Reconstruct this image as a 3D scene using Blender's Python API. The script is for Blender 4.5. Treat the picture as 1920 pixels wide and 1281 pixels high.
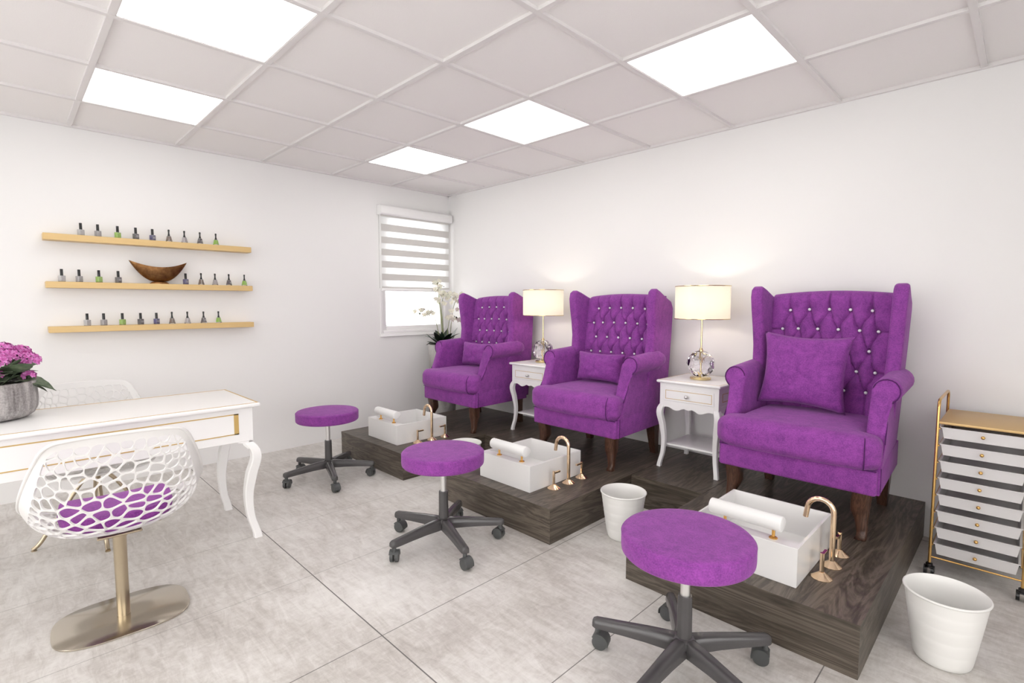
import bpy, bmesh, math, random
from mathutils import Vector, Matrix, geometry, noise
PI = math.pi
S = bpy.context.scene
C = S.collection
for o in list(bpy.data.objects):
    bpy.data.objects.remove(o)

# ------------------------------------------------------------------ camera, world, lights, exposure
H = 2.364                                   # ceiling height
cam_d = bpy.data.cameras.new('camera')
cam_d.sensor_width = 36.0
cam_d.lens = 961.42 / 1920 * 36.0
cam_d.clip_start = 0.02
cam = bpy.data.objects.new('camera', cam_d)
C.objects.link(cam)
yaw, pitch = 2.3592, -0.0739
F = Vector((math.cos(pitch) * math.cos(yaw), math.cos(pitch) * math.sin(yaw), math.sin(pitch)))
R_ = Vector((math.sin(yaw), -math.cos(yaw), 0))
U_ = R_.cross(F)
M = Matrix((R_, U_, -F)).transposed().to_4x4()
M.translation = Vector((4.3924, -3.4202, H - 1.1295))
cam.matrix_world = M
S.camera = cam

S.view_settings.view_transform = 'Standard'
S.view_settings.look = 'None'
S.view_settings.gamma = 1.0
S.view_settings.use_curve_mapping = False
S.view_settings.exposure = -0.05
PANEL_STRENGTH = 4.4                       # ceiling light panels
BULB_STRENGTH = 62.0                        # table lamp bulbs (emission)
SKY_STRENGTH = 4.0

w = bpy.data.worlds.new('world')
S.world = w
w.use_nodes = True
nt = w.node_tree
nt.nodes.clear()
wo = nt.nodes.new('ShaderNodeOutputWorld')
bg = nt.nodes.new('ShaderNodeBackground')
bg.inputs[0].default_value = (1.0, 0.985, 0.965, 1)
bg.inputs[1].default_value = SKY_STRENGTH
nt.links.new(bg.outputs[0], wo.inputs[0])


# ------------------------------------------------------------------ materials
def base_mat(name, color=(0.8, 0.8, 0.8), rough=0.5, metal=0.0, **kw):
    m = bpy.data.materials.new(name)
    m.use_nodes = True
    b = m.node_tree.nodes['Principled BSDF']
    b.inputs['Base Color'].default_value = (*color, 1)
    b.inputs['Roughness'].default_value = rough
    b.inputs['Metallic'].default_value = metal
    for k, v in kw.items():
        b.inputs[k.replace('_', ' ')].default_value = v
    return m


def coords(m, scale=(1, 1, 1), rot=(0, 0, 0), loc=(0, 0, 0), kind='Object'):
    t = m.node_tree
    tc = t.nodes.new('ShaderNodeTexCoord')
    mp = t.nodes.new('ShaderNodeMapping')
    mp.inputs['Scale'].default_value = scale
    mp.inputs['Rotation'].default_value = rot
    mp.inputs['Location'].default_value = loc
    t.links.new(tc.outputs[kind], mp.inputs['Vector'])
    return mp.outputs['Vector']


def nz(m, vec, scale=5, detail=4, rough=0.5, dist=0.0):
    n = m.node_tree.nodes.new('ShaderNodeTexNoise')
    n.inputs['Scale'].default_value = scale
    n.inputs['Detail'].default_value = detail
    n.inputs['Roughness'].default_value = rough
    n.inputs['Distortion'].default_value = dist
    if vec is not None:
        m.node_tree.links.new(vec, n.inputs['Vector'])
    return n.outputs['Fac']


def ramp(m, fac, stops):
    r = m.node_tree.nodes.new('ShaderNodeValToRGB')
    e = r.color_ramp.elements
    while len(e) < len(stops):
        e.new(0.5)
    for el, (p, c) in zip(e, stops):
        el.position = p
        el.color = (*c, 1) if len(c) == 3 else c
    m.node_tree.links.new(fac, r.inputs['Fac'])
    return r.outputs['Color']


def mixc(m, fac, a, b, mode='MIX'):
    n = m.node_tree.nodes.new('ShaderNodeMix')
    n.data_type = 'RGBA'
    n.blend_type = mode
    for sock, v in ((n.inputs[0], fac), (n.inputs[6], a), (n.inputs[7], b)):
        if isinstance(v, bpy.types.NodeSocket):
            m.node_tree.links.new(v, sock)
        elif isinstance(v, (int, float)):
            sock.default_value = v
        else:
            sock.default_value = (*v, 1)
    return n.outputs[2]


def mth(m, op, a, b=None, c=None):
    n = m.node_tree.nodes.new('ShaderNodeMath')
    n.operation = op
    for i, v in enumerate((a, b, c)):
        if v is None:
            continue
        if isinstance(v, (int, float)):
            n.inputs[i].default_value = v
        else:
            m.node_tree.links.new(v, n.inputs[i])
    return n.outputs[0]


def setc(m, col):
    m.node_tree.links.new(col, m.node_tree.nodes['Principled BSDF'].inputs['Base Color'])


def setin(m, name, out):
    m.node_tree.links.new(out, m.node_tree.nodes['Principled BSDF'].inputs[name])


def bump(m, fac, strength=0.2, dist=0.01):
    n = m.node_tree.nodes.new('ShaderNodeBump')
    n.inputs['Strength'].default_value = strength
    n.inputs['Distance'].default_value = dist
    m.node_tree.links.new(fac, n.inputs['Height'])
    m.node_tree.links.new(n.outputs[0], m.node_tree.nodes['Principled BSDF'].inputs['Normal'])


MAT = {}
m = MAT['wall'] = base_mat('painted wall', (0.875, 0.862, 0.855), 0.65)
bump(m, nz(m, coords(m), 260, 3), 0.06, 0.002)

m = MAT['tile'] = base_mat('ceiling tile', (0.78, 0.745, 0.735), 0.9)
v = coords(m)
vo = m.node_tree.nodes.new('ShaderNodeTexVoronoi')
vo.inputs['Scale'].default_value = 4.3
m.node_tree.links.new(v, vo.inputs['Vector'])
speck = mth(m, 'LESS_THAN', vo.outputs['Distance'], 0.011)
setc(m, mixc(m, speck, mixc(m, nz(m, v, 180, 3), (0.90, 0.87, 0.86), (0.93, 0.905, 0.895)), (0.35, 0.31, 0.3)))
bump(m, nz(m, v, 220, 3), 0.15, 0.003)
MAT['tbar'] = base_mat('ceiling grid metal', (0.79, 0.76, 0.755), 0.45)

# floor: large pale cement-look porcelain tiles with thin grey joints
m = MAT['floor'] = base_mat('floor tile', (0.6, 0.56, 0.52), 0.38)
v = coords(m)
n1 = nz(m, v, 1.6, 6, 0.62, 0.4)
n2 = nz(m, coords(m, (3.0, 11.0, 1), (0, 0, 0.5)), 2.4, 8, 0.72, 0.9)
n3 = nz(m, coords(m, (14.0, 5.0, 1), (0, 0, -0.35)), 4.0, 7, 0.75, 0.3)
fac = mth(m, 'ADD', mth(m, 'MULTIPLY', n1, 0.42), mth(m, 'ADD', mth(m, 'MULTIPLY', n2, 0.36), mth(m, 'MULTIPLY', n3, 0.22)))
col = ramp(m, fac, [(0.37, (0.43, 0.395, 0.365)), (0.46, (0.57, 0.537, 0.505)), (0.545, (0.70, 0.673, 0.645)), (0.65, (0.81, 0.79, 0.765))])
sep = m.node_tree.nodes.new('ShaderNodeSeparateXYZ')
m.node_tree.links.new(v, sep.inputs[0])


def joint(m, coord, offset, pitch_, half):
    a = mth(m, 'FRACT', mth(m, 'DIVIDE', mth(m, 'SUBTRACT', coord, offset), pitch_))
    a = mth(m, 'ABSOLUTE', mth(m, 'SUBTRACT', a, 0.5))
    return mth(m, 'GREATER_THAN', a, 0.5 - half / pitch_)


jx = joint(m, sep.outputs[0], 2.757, 0.603, 0.0019)
jy = joint(m, sep.outputs[1], -2.477, 2.412, 0.0024)
strong = mth(m, 'ADD', 0.4, mth(m, 'MULTIPLY', mth(m, 'GREATER_THAN', sep.outputs[0], 2.5), 0.45))
jj = mth(m, 'MAXIMUM', mth(m, 'MULTIPLY', jx, strong), mth(m, 'MULTIPLY', jy, 0.95))
setc(m, mixc(m, jj, col, (0.11, 0.10, 0.095)))
setin(m, 'Roughness', mth(m, 'ADD', 0.26, mth(m, 'MULTIPLY', n3, 0.35)))
bump(m, mth(m, 'SUBTRACT', mth(m, 'MULTIPLY', n3, 0.35), jj), 0.12, 0.003)


def wood(name, axis, dark=(0.034, 0.027, 0.020), mid=(0.083, 0.066, 0.050), light=(0.155, 0.126, 0.10), sc=1.0, rough=0.42):
    m = base_mat(name, mid, rough)
    s = [7.0 * sc] * 3
    s[axis] = 0.75 * sc
    v = coords(m, tuple(s))
    a = nz(m, v, 1.3, 5, 0.6, 1.6)
    s2 = [60.0 * sc] * 3
    s2[axis] = 2.0 * sc
    b = nz(m, coords(m, tuple(s2)), 1.6, 4, 0.6)
    wv = mth(m, 'FRACT', mth(m, 'MULTIPLY', a, 7.0))
    wv = mth(m, 'ABSOLUTE', mth(m, 'SUBTRACT', mth(m, 'MULTIPLY', wv, 2.0), 1.0))
    f = mth(m, 'ADD', mth(m, 'MULTIPLY', wv, 0.38), mth(m, 'ADD', mth(m, 'MULTIPLY', b, 0.55), mth(m, 'MULTIPLY', a, 0.12)))
    setc(m, ramp(m, f, [(0.22, dark), (0.5, mid), (0.78, light)]))
    bump(m, f, 0.1, 0.002)
    return m


MAT['wood_y'] = wood('dark walnut boards lengthwise', 1)
MAT['wood_x'] = wood('dark walnut boards crosswise', 0)
MAT['leg_wood'] = wood('walnut leg', 2, (0.03, 0.012, 0.007), (0.07, 0.03, 0.018), (0.12, 0.058, 0.036), 3.0, 0.35)


def velvet(name, a, b):
    m = base_mat(name, a, 0.85, Sheen_Weight=0.22, Sheen_Roughness=0.5)
    v = coords(m)
    f1 = nz(m, v, 22, 8, 0.8, 0.4)
    f2 = nz(m, v, 190, 3, 0.6)
    f = mth(m, 'ADD', mth(m, 'MULTIPLY', f1, 0.6), mth(m, 'MULTIPLY', f2, 0.4))
    setc(m, ramp(m, f, [(0.38, a), (0.60, b)]))
    m.node_tree.nodes['Principled BSDF'].inputs['Sheen Tint'].default_value = (0.85, 0.5, 0.95, 1)
    bump(m, f2, 0.15, 0.002)
    return m


MAT['velvet'] = velvet('purple velvet', (0.158, 0.024, 0.198), (0.305, 0.054, 0.345))
MAT['piping'] = base_mat('purple seam', (0.075, 0.008, 0.10), 0.9)
m = MAT['gloss_white'] = base_mat('white lacquer', (0.92, 0.91, 0.905), 0.3)
MAT['ceramic'] = base_mat('white ceramic', (0.85, 0.84, 0.83), 0.22)
MAT['plastic_white'] = base_mat('white moulded plastic', (0.78, 0.765, 0.755), 0.35)
MAT['bin'] = base_mat('white bin plastic', (0.82, 0.81, 0.785), 0.4)
MAT['towel'] = base_mat('white vinyl roll', (0.86, 0.855, 0.85), 0.5)
MAT['gold'] = base_mat('brushed gold', (0.78, 0.53, 0.22), 0.28, 1.0)
MAT['gold_leaf'] = base_mat('gold painted line', (0.62, 0.42, 0.15), 0.4, 0.4)
MAT['pale_gold'] = base_mat('pale polished gold', (0.80, 0.66, 0.36), 0.16, 1.0)
MAT['rose'] = base_mat('rose gold', (0.90, 0.68, 0.47), 0.14, 1.0)
MAT['brass_post'] = base_mat('orange brass', (0.83, 0.47, 0.14), 0.18, 1.0)
MAT['bronze'] = base_mat('champagne bronze', (0.52, 0.44, 0.32), 0.28, 1.0)
m = MAT['bronze_plate'] = base_mat('brushed champagne plate', (0.56, 0.51, 0.43), 0.2, 1.0)
setin(m, 'Roughness', mth(m, 'ADD', 0.13, mth(m, 'MULTIPLY', nz(m, coords(m, (4, 90, 4)), 8, 3), 0.10)))
MAT['grey_plastic'] = base_mat('dark grey plastic', (0.072, 0.068, 0.069), 0.2)
MAT['caster'] = base_mat('caster grey', (0.075, 0.078, 0.078), 0.45)
MAT['steel'] = base_mat('satin steel', (0.72, 0.71, 0.70), 0.32, 0.85)
MAT['black'] = base_mat('black gloss plastic', (0.012, 0.012, 0.013), 0.25)
MAT['crystal_button'] = base_mat('crystal button', (0.85, 0.83, 0.86), 0.12, 0.0, Coat_Weight=0.6)
m = MAT['shelf'] = base_mat('satin gold shelf', (0.70, 0.485, 0.215), 0.42, 0.12)
setc(m, mixc(m, nz(m, coords(m, (3, 1, 30)), 6, 4), (0.66, 0.45, 0.19), (0.74, 0.53, 0.25)))
MAT['trolley_top'] = base_mat('matt gold sheet', (0.62, 0.42, 0.19), 0.42, 0.45)
MAT['trolley_frame'] = base_mat('gold tube', (0.72, 0.45, 0.16), 0.25, 0.9)
MAT['drawer_plastic'] = base_mat('translucent drawer plastic', (0.80, 0.78, 0.78), 0.35, Transmission_Weight=0.12)
m = MAT['bowl'] = base_mat('hammered copper', (0.42, 0.22, 0.09), 0.34, 0.9)
v = coords(m)
setc(m, ramp(m, nz(m, v, 22, 6, 0.7), [(0.3, (0.16, 0.075, 0.03)), (0.55, (0.38, 0.19, 0.075)), (0.75, (0.52, 0.30, 0.12))]))
bump(m, nz(m, v, 90, 3), 0.25, 0.004)
m = MAT['stone_pot'] = base_mat('streaked grey glaze', (0.4, 0.37, 0.36), 0.45)
s1 = nz(m, coords(m, (1, 1, 0.12)), 34, 6, 0.65)
s2_ = nz(m, coords(m), 150, 3)
setc(m, ramp(m, mth(m, 'ADD', mth(m, 'MULTIPLY', s1, 0.75), mth(m, 'MULTIPLY', s2_, 0.25)), [(0.34, (0.14, 0.125, 0.125)), (0.5, (0.36, 0.335, 0.33)), (0.64, (0.60, 0.57, 0.56))]))
bump(m, s1, 0.3, 0.004)
m = MAT['cement_pot'] = base_mat('pale cement', (0.62, 0.6, 0.58), 0.6)
setc(m, ramp(m, nz(m, coords(m, (1, 1, 0.5)), 9, 5, 0.6, 0.8), [(0.35, (0.28, 0.265, 0.25)), (0.65, (0.54, 0.52, 0.50))]))
MAT['soil'] = base_mat('potting soil', (0.03, 0.022, 0.016), 0.95)
m = MAT['leaf'] = base_mat('green leaf', (0.10, 0.16, 0.06), 0.45)
setc(m, ramp(m, nz(m, coords(m), 40, 4), [(0.3, (0.05, 0.085, 0.045)), (0.6, (0.14, 0.185, 0.11)), (0.8, (0.26, 0.32, 0.19))]))
MAT['dark_leaf'] = base_mat('dark orchid leaf', (0.012, 0.024, 0.012), 0.3)
MAT['stem'] = base_mat('orchid stem', (0.22, 0.24, 0.10), 0.5)
MAT['bud'] = base_mat('dark bud', (0.05, 0.07, 0.03), 0.5)
MAT['orchid'] = base_mat('ivory petal', (0.86, 0.83, 0.70), 0.5, Subsurface_Weight=0.1)
m = MAT['pink'] = base_mat('pink petal', (0.62, 0.12, 0.45), 0.55)
setc(m, ramp(m, nz(m, coords(m), 70, 3), [(0.3, (0.50, 0.04, 0.26)), (0.5, (0.66, 0.17, 0.52)), (0.75, (0.80, 0.36, 0.70))]))

m = MAT['window_glass'] = base_mat('window glass', (1, 1, 1), 0.0, Transmission_Weight=1.0, IOR=1.01)
m = MAT['crystal'] = base_mat('crystal glass', (0.97, 0.96, 1.0), 0.0, Transmission_Weight=1.0, IOR=1.5)
m = MAT['bottle_glass'] = base_mat('bottle glass', (0.95, 0.95, 0.96), 0.05, Transmission_Weight=0.9, IOR=1.3)


def emit(name, col, strength):
    m = bpy.data.materials.new(name)
    m.use_nodes = True
    t = m.node_tree
    t.nodes.clear()
    e = t.nodes.new('ShaderNodeEmission')
    e.inputs[0].default_value = (*col, 1)
    e.inputs[1].default_value = strength
    o = t.nodes.new('ShaderNodeOutputMaterial')
    t.links.new(e.outputs[0], o.inputs[0])
    return m


MAT['panel'] = emit('lit panel', (1.0, 0.985, 0.965), PANEL_STRENGTH)


def translucent(name, col, amt):
    m = bpy.data.materials.new(name)
    m.use_nodes = True
    t = m.node_tree
    b = t.nodes['Principled BSDF']
    b.inputs['Base Color'].default_value = (*col, 1)
    b.inputs['Roughness'].default_value = 0.8
    tr = t.nodes.new('ShaderNodeBsdfTranslucent')
    tr.inputs[0].default_value = (*col, 1)
    mx = t.nodes.new('ShaderNodeMixShader')
    mx.inputs[0].default_value = amt
    o = t.nodes['Material Output']
    t.links.new(b.outputs[0], mx.inputs[1])
    t.links.new(tr.outputs[0], mx.inputs[2])
    t.links.new(mx.outputs[0], o.inputs[0])
    return m


MAT['shade'] = translucent('cream linen shade', (0.93, 0.905, 0.83), 0.24)
MAT['blind_band'] = translucent('grey blind band', (0.74, 0.72, 0.695), 0.2)
MAT['blind_sheer'] = translucent('sheer white voile', (0.93, 0.93, 0.93), 0.75)


# ------------------------------------------------------------------ mesh helpers
def mk(name, bm, mat, parent=None, angle=35, recalc=True):
    if recalc:
        bmesh.ops.recalc_face_normals(bm, faces=bm.faces)
    me = bpy.data.meshes.new(name)
    bm.to_mesh(me)
    bm.free()
    mats = mat if isinstance(mat, (list, tuple)) else [mat]
    for mm in mats:
        me.materials.append(MAT[mm] if isinstance(mm, str) else mm)
    if angle:
        me.polygons.foreach_set('use_smooth', [True] * len(me.polygons))
        me.set_sharp_from_angle(angle=math.radians(angle))
    o = bpy.data.objects.new(name, me)
    C.objects.link(o)
    if parent is not None:
        o.parent = parent
    return o


def tag(o, label, cat, group=None):
    o['label'] = label
    o['category'] = cat
    if group:
        o['group'] = group
    return o


def thing(name, label, cat, loc=(0, 0, 0), rz=0.0, group=None):
    o = bpy.data.objects.new(name, None)
    o.empty_display_size = 0.05
    C.objects.link(o)
    o.location = loc
    o.rotation_euler = (0, 0, rz)
    return tag(o, label, cat, group)


def struct(o):
    o['kind'] = 'structure'
    return o


def dup(root, loc, label, rz=None, group=None):
    def cp(o, par):
        c = o.copy()
        C.objects.link(c)
        if par is not None:
            c.parent = par
        for ch in o.children:
            cp(ch, c)
        return c
    r = cp(root, None)
    r.location = loc
    if rz is not None:
        r.rotation_euler = (0, 0, rz)
    r['label'] = label
    if group:
        r['group'] = group
    return r


def box(bm, x0, x1, y0, y1, z0, z1, bev=0.0, seg=2):
    vs = [bm.verts.new(p) for p in ((x0, y0, z0), (x1, y0, z0), (x1, y1, z0), (x0, y1, z0), (x0, y0, z1), (x1, y0, z1), (x1, y1, z1), (x0, y1, z1))]
    fs = [bm.faces.new([vs[i] for i in q]) for q in ((3, 2, 1, 0), (4, 5, 6, 7), (0, 1, 5, 4), (1, 2, 6, 5), (2, 3, 7, 6), (3, 0, 4, 7))]
    if bev > 0:
        es = list({e for f in fs for e in f.edges})
        bmesh.ops.bevel(bm, geom=es, offset=bev, segments=seg, profile=0.5, affect='EDGES')
    return vs


def prism(bm, poly, fn, d0, d1, bev=0.0, seg=3, cap_only=False):
    """poly: 2D points; fn(a,b,d)->3D; extruded d0..d1"""
    a = [bm.verts.new(fn(p[0], p[1], d0)) for p in poly]
    b = [bm.verts.new(fn(p[0], p[1], d1)) for p in poly]
    fs = [bm.faces.new(list(reversed(a))), bm.faces.new(b)]
    n = len(poly)
    for i in range(n):
        fs.append(bm.faces.new((a[i], a[(i + 1) % n], b[(i + 1) % n], b[i])))
    bmesh.ops.recalc_face_normals(bm, faces=fs)
    if bev > 0:
        if cap_only:
            es = list({e for f in fs[:2] for e in f.edges})
        else:
            es = list({e for f in fs for e in f.edges})
        bmesh.ops.bevel(bm, geom=es, offset=bev, segments=seg, profile=0.5, affect='EDGES', clamp_overlap=True)


def loft(bm, rings, cap=True, closed=True):
    vr = [[bm.verts.new(p) for p in r] for r in rings]
    n = len(rings[0])
    for i in range(len(vr) - 1):
        for j in range(n if closed else n - 1):
            k = (j + 1) % n
            bm.faces.new((vr[i][j], vr[i][k], vr[i + 1][k], vr[i + 1][j]))
    if cap:
        bm.faces.new(list(reversed(vr[0])))
        bm.faces.new(vr[-1])
    return vr


def lathe(bm, prof, n=32, c=(0, 0, 0), cap=True, sx=1.0, sy=1.0):
    rings = []
    for r, z in prof:
        rings.append([(c[0] + sx * r * math.cos(2 * PI * i / n), c[1] + sy * r * math.sin(2 * PI * i / n), c[2] + z) for i in range(n)])
    loft(bm, rings, cap)


def tube(bm, pts, r, n=10, cap=True, rads=None):
    pts = [Vector(p) for p in pts]
    rings = []
    up = None
    for i, p in enumerate(pts):
        if i == 0:
            t = pts[1] - p
        elif i == len(pts) - 1:
            t = p - pts[i - 1]
        else:
            t = (pts[i + 1] - p).normalized() + (p - pts[i - 1]).normalized()
        t.normalize()
        if up is None:
            up = Vector((0, 0, 1)) if abs(t.z) < 0.9 else Vector((1, 0, 0))
        s = t.cross(up).normalized()
        up = s.cross(t).normalized()
        rr = rads[i] if rads else r
        rings.append([p + s * (rr * math.cos(2 * PI * k / n)) + up * (rr * math.sin(2 * PI * k / n)) for k in range(n)])
    loft(bm, rings, cap)


def smooth_path(pts, it=2):
    pts = [Vector(p) for p in pts]
    for _ in range(it):
        q = [pts[0]]
        for a, b in zip(pts[:-1], pts[1:]):
            q += [a * 0.75 + b * 0.25, a * 0.25 + b * 0.75]
        q.append(pts[-1])
        pts = q
    return pts


def interp(tab, t):
    """tab: [(t, a, b, ...)] smooth (catmull) interpolation"""
    n = len(tab)
    if t <= tab[0][0]:
        return tab[0][1:]
    if t >= tab[-1][0]:
        return tab[-1][1:]
    for i in range(n - 1):
        if tab[i][0] <= t <= tab[i + 1][0]:
            break
    a = (t - tab[i][0]) / (tab[i + 1][0] - tab[i][0])
    p0 = tab[max(i - 1, 0)][1:]
    p1 = tab[i][1:]
    p2 = tab[i + 1][1:]
    p3 = tab[min(i + 2, n - 1)][1:]
    out = []
    for q0, q1, q2, q3 in zip(p0, p1, p2, p3):
        out.append(0.5 * ((2 * q1) + (q2 - q0) * a + (2 * q0 - 5 * q1 + 4 * q2 - q3) * a * a + (3 * q1 - q0 - 3 * q2 + q3) * a ** 3))
    return out


# ------------------------------------------------------------------ room shell
RX, RY = 5.7, -5.7
WT = 0.16
bm = bmesh.new()
box(bm, -WT, RX + WT, RY - WT, WT, -0.1, 0)
struct(mk('floor', bm, 'floor', angle=None))
# wall with window (left in the photo), plane x = 0
wy0, wy1, wz0, wz1 = -0.838, -0.045, 0.945, 2.12
bm = bmesh.new()
for (a, b, c, d) in ((RY - WT, wy0, 0, H + 0.1), (wy1, WT, 0, H + 0.1), (wy0, wy1, 0, wz0), (wy0, wy1, wz1, H + 0.1)):
    box(bm, -WT, 0, a, b, c, d)
struct(mk('wall_left', bm, 'wall', angle=None))
bm = bmesh.new()
box(bm, 0, RX + WT, 0, WT, 0, H + 0.1)
struct(mk('wall_back', bm, 'wall', angle=None))
# the two walls behind the viewer have unseen windows added to brighten the ceiling


def wall_with_opening(name, fn, a0, a1, o0, o1, z0, z1):
    bm = bmesh.new()
    for (a, b, c, d) in ((a0, o0, 0, H + 0.1), (o1, a1, 0, H + 0.1), (o0, o1, 0, z0), (o0, o1, z1, H + 0.1)):
        x0_, x1_, y0_, y1_ = fn(a, b)
        box(bm, x0_, x1_, y0_, y1_, c, d)
    struct(mk(name, bm, 'wall', angle=None))


def fill_window(name, fn, fn_glass, o0, o1, z0, z1, panes):
    bm = bmesh.new()
    for k in range(panes + 1):
        a = o0 + (o1 - o0) * k / panes
        x0_, x1_, y0_, y1_ = fn(max(o0, a - 0.03), min(o1, a + 0.03))
        box(bm, x0_, x1_, y0_, y1_, z0, z1)
    x0_, x1_, y0_, y1_ = fn(o0, o1)
    for q in ((z0, z0 + 0.06), (z1 - 0.06, z1)):
        box(bm, x0_, x1_, y0_, y1_, *q)
    wn = struct(mk(name, bm, 'gloss_white', angle=None))
    for k in range(panes):
        bm = bmesh.new()
        x0_, x1_, y0_, y1_ = fn_glass(o0 + (o1 - o0) * k / panes + 0.03, o0 + (o1 - o0) * (k + 1) / panes - 0.03)
        box(bm, x0_, x1_, y0_, y1_, z0 + 0.06, z1 - 0.06)
        mk('pane', bm, 'window_glass', wn, angle=None)


SW = (0.35, 2.2)
wall_with_opening('wall_right', lambda a, b: (RX, RX + WT, a, b), RY - WT, 0, -5.2, -1.6, *SW)
fill_window('fill_window_1', lambda a, b: (RX + 0.04, RX + 0.10, a, b), lambda a, b: (RX + 0.06, RX + 0.066, a, b), -5.2, -1.6, *SW, 3)
wall_with_opening('wall_front', lambda a, b: (a, b, RY - WT, RY), 0, RX, 0.7, 5.0, *SW)
fill_window('fill_window_2', lambda a, b: (a, b, RY - 0.10, RY - 0.04), lambda a, b: (a, b, RY - 0.066, RY - 0.06), 0.7, 5.0, *SW, 3)

# ceiling: recessed tiles in an exposed T-bar grid
OX, OY, SX, SY = 0.5815, 0.6992, 0.6, 0.5889
xs = [OX + SX * i for i in range(0, 9)]
ys = [-(OY + SY * j) for j in range(0, 9)]
bm = bmesh.new()
box(bm, 0, RX, RY, 0, H + 0.014, H + 0.06)
ceil_o = struct(mk('ceiling', bm, 'tile', angle=None))
bm = bmesh.new()
hb = 0.0125
for x in xs:
    if x < RX:
        box(bm, x - hb, x + hb, RY, 0, H, H + 0.014)
for y in ys:
    if y > RY:
        box(bm, 0, RX, y - hb, y + hb, H + 0.0006, H + 0.014)
box(bm, 0, 0.02, RY, 0, H - 0.004, H + 0.014)
box(bm, 0, RX, -0.02, 0, H - 0.004, H + 0.014)
box(bm, RX - 0.02, RX, RY, 0, H - 0.004, H + 0.014)
box(bm, 0, RX, RY, RY + 0.02, H - 0.004, H + 0.014)
g = mk('grid', bm, 'tbar', ceil_o, angle=None)
g['label'] = 'grey metal ceiling grid'

LIGHTS = {(0, 0): 'small ceiling light panel nearest the window corner', (2, 0): 'ceiling light panel above the middle armchair, in the row along the armchair wall',
          (4, 0): 'ceiling light panel above the nearest armchair, by the right wall', (0, 3): 'long thin looking ceiling light panel above the polish shelves',
          (2, 3): 'largest ceiling light panel, cut by the top edge, above the desk', (4, 3): 'ceiling light panel overhead, out of view above the nearest stool',
          (0, 6): 'ceiling light panel out of view, far along the shelf wall', (2, 6): 'ceiling light panel out of view behind the desk chair', (4, 6): 'ceiling light panel out of view behind the viewer'}
for (i, j), lab in LIGHTS.items():
    x0, x1 = xs[i] + hb, xs[i + 1] - hb
    y1, y0 = ys[j] - hb, ys[j + 1] + hb
    t = thing('ceiling_light', lab, 'ceiling light', ((x0 + x1) / 2, (y0 + y1) / 2, H), 0, 'recessed square ceiling lights')
    a, b = (x1 - x0) / 2, (y1 - y0) / 2
    bm = bmesh.new()
    box(bm, -a + 0.004, a - 0.004, -b + 0.004, b - 0.004, 0.004, 0.010)
    mk('diffuser', bm, 'panel', t, angle=None)
    bm = bmesh.new()
    for q in ((-a, -a + 0.004, -b, b), (a - 0.004, a, -b, b), (-a, a, -b, -b + 0.004), (-a, a, b - 0.004, b)):
        box(bm, *q, 0.002, 0.013)
    mk('frame', bm, 'tbar', t, angle=None)

# window
win = bpy.data.objects.new('window_1', None)
C.objects.link(win)
win.location = (0, (wy0 + wy1) / 2, wz0)
struct(win)
wy = (wy1 - wy0) / 2
wh = wz1 - wz0


def frame_rect(bm, x0, x1, a0, a1, b0, b1, t, bev=0.004):
    box(bm, x0, x1, a0, a0 + t, b0, b1, bev)
    box(bm, x0, x1, a1 - t, a1, b0, b1, bev)
    box(bm, x0, x1, a0 + t, a1 - t, b0, b0 + t, bev)
    box(bm, x0, x1, a0 + t, a1 - t, b1 - t, b1, bev)


bm = bmesh.new()
frame_rect(bm, -0.075, 0.004, -wy, wy, 0, wh, 0.028)
mk('frame', bm, 'gloss_white', win)
bm = bmesh.new()
frame_rect(bm, -0.06, -0.012, -wy + 0.026, wy - 0.026, 0.026, wh - 0.026, 0.045, 0.006)
sash = mk('sash', bm, 'gloss_white', win)
bm = bmesh.new()
box(bm, -0.04, -0.034, -wy + 0.068, wy - 0.068, 0.068, wh - 0.068)
mk('pane', bm, 'window_glass', win, angle=None)
bm = bmesh.new()
box(bm, -0.01, 0.02, -wy - 0.005, wy, -0.032, -0.018, 0.004)
box(bm, -0.0, 0.01, -wy - 0.005, wy, -0.018, 0.0, 0.002)
mk('sill', bm, 'gloss_white', win)

# outside ground
bm = bmesh.new()
box(bm, -40, 45, -45, 25, -0.6, -0.5)
gr = struct(mk('ground', bm, base_mat('snow', (0.85, 0.87, 0.88), 0.9), angle=None))
bm = bmesh.new()
lathe(bm, [(1.0, -0.5), (0.98, 0.0), (0.86, 0.35), (0.6, 0.58), (0.3, 0.68), (0.01, 0.70)], 32, (-9.0, 4.05, 0))  # low dark rounded mound beyond the glass
sb = mk('rounded_mound', bm, base_mat('dark hedge', (0.05, 0.06, 0.085), 0.9), angle=60)
tag(sb, 'dark blue grey rounded hedge outside, low in the left corner of the window pane', 'mound')

# zebra roller blind
bl = thing('roller_blind', 'white and grey striped roller blind half lowered over the window', 'blind', (0, -0.435, 1.36))
bm = bmesh.new()
prof = [(0.004, 0), (0.075, 0), (0.088, 0.012), (0.09, 0.05), (0.082, 0.078), (0.06, 0.092), (0.004, 0.092)]
prism(bm, prof, lambda a, b, d: (a, d, b + 0.712), -0.425, 0.415, 0.004, 2)
mk('headbox', bm, 'gloss_white', bl)
edges = [2.074, 2.055, 1.986, 1.921, 1.867, 1.807, 1.752, 1.693, 1.638, 1.578, 1.518, 1.457, 1.397, 1.379]
edges = [e - 1.36 for e in edges]
FY0, FY1 = -0.408, 0.392
bm = bmesh.new()
bs = bmesh.new()
for k in range(len(edges) - 1):
    tgt = bm if k % 2 == 0 else bs
    box(tgt, 0.048, 0.0495, FY0, FY1, edges[k + 1], edges[k])
mk('opaque_bands', bm, 'blind_band', bl, angle=None)['label'] = 'grey opaque bands'
mk('sheer_bands', bs, 'blind_sheer', bl, angle=None)['label'] = 'sheer white bands'
bm = bmesh.new()
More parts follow.
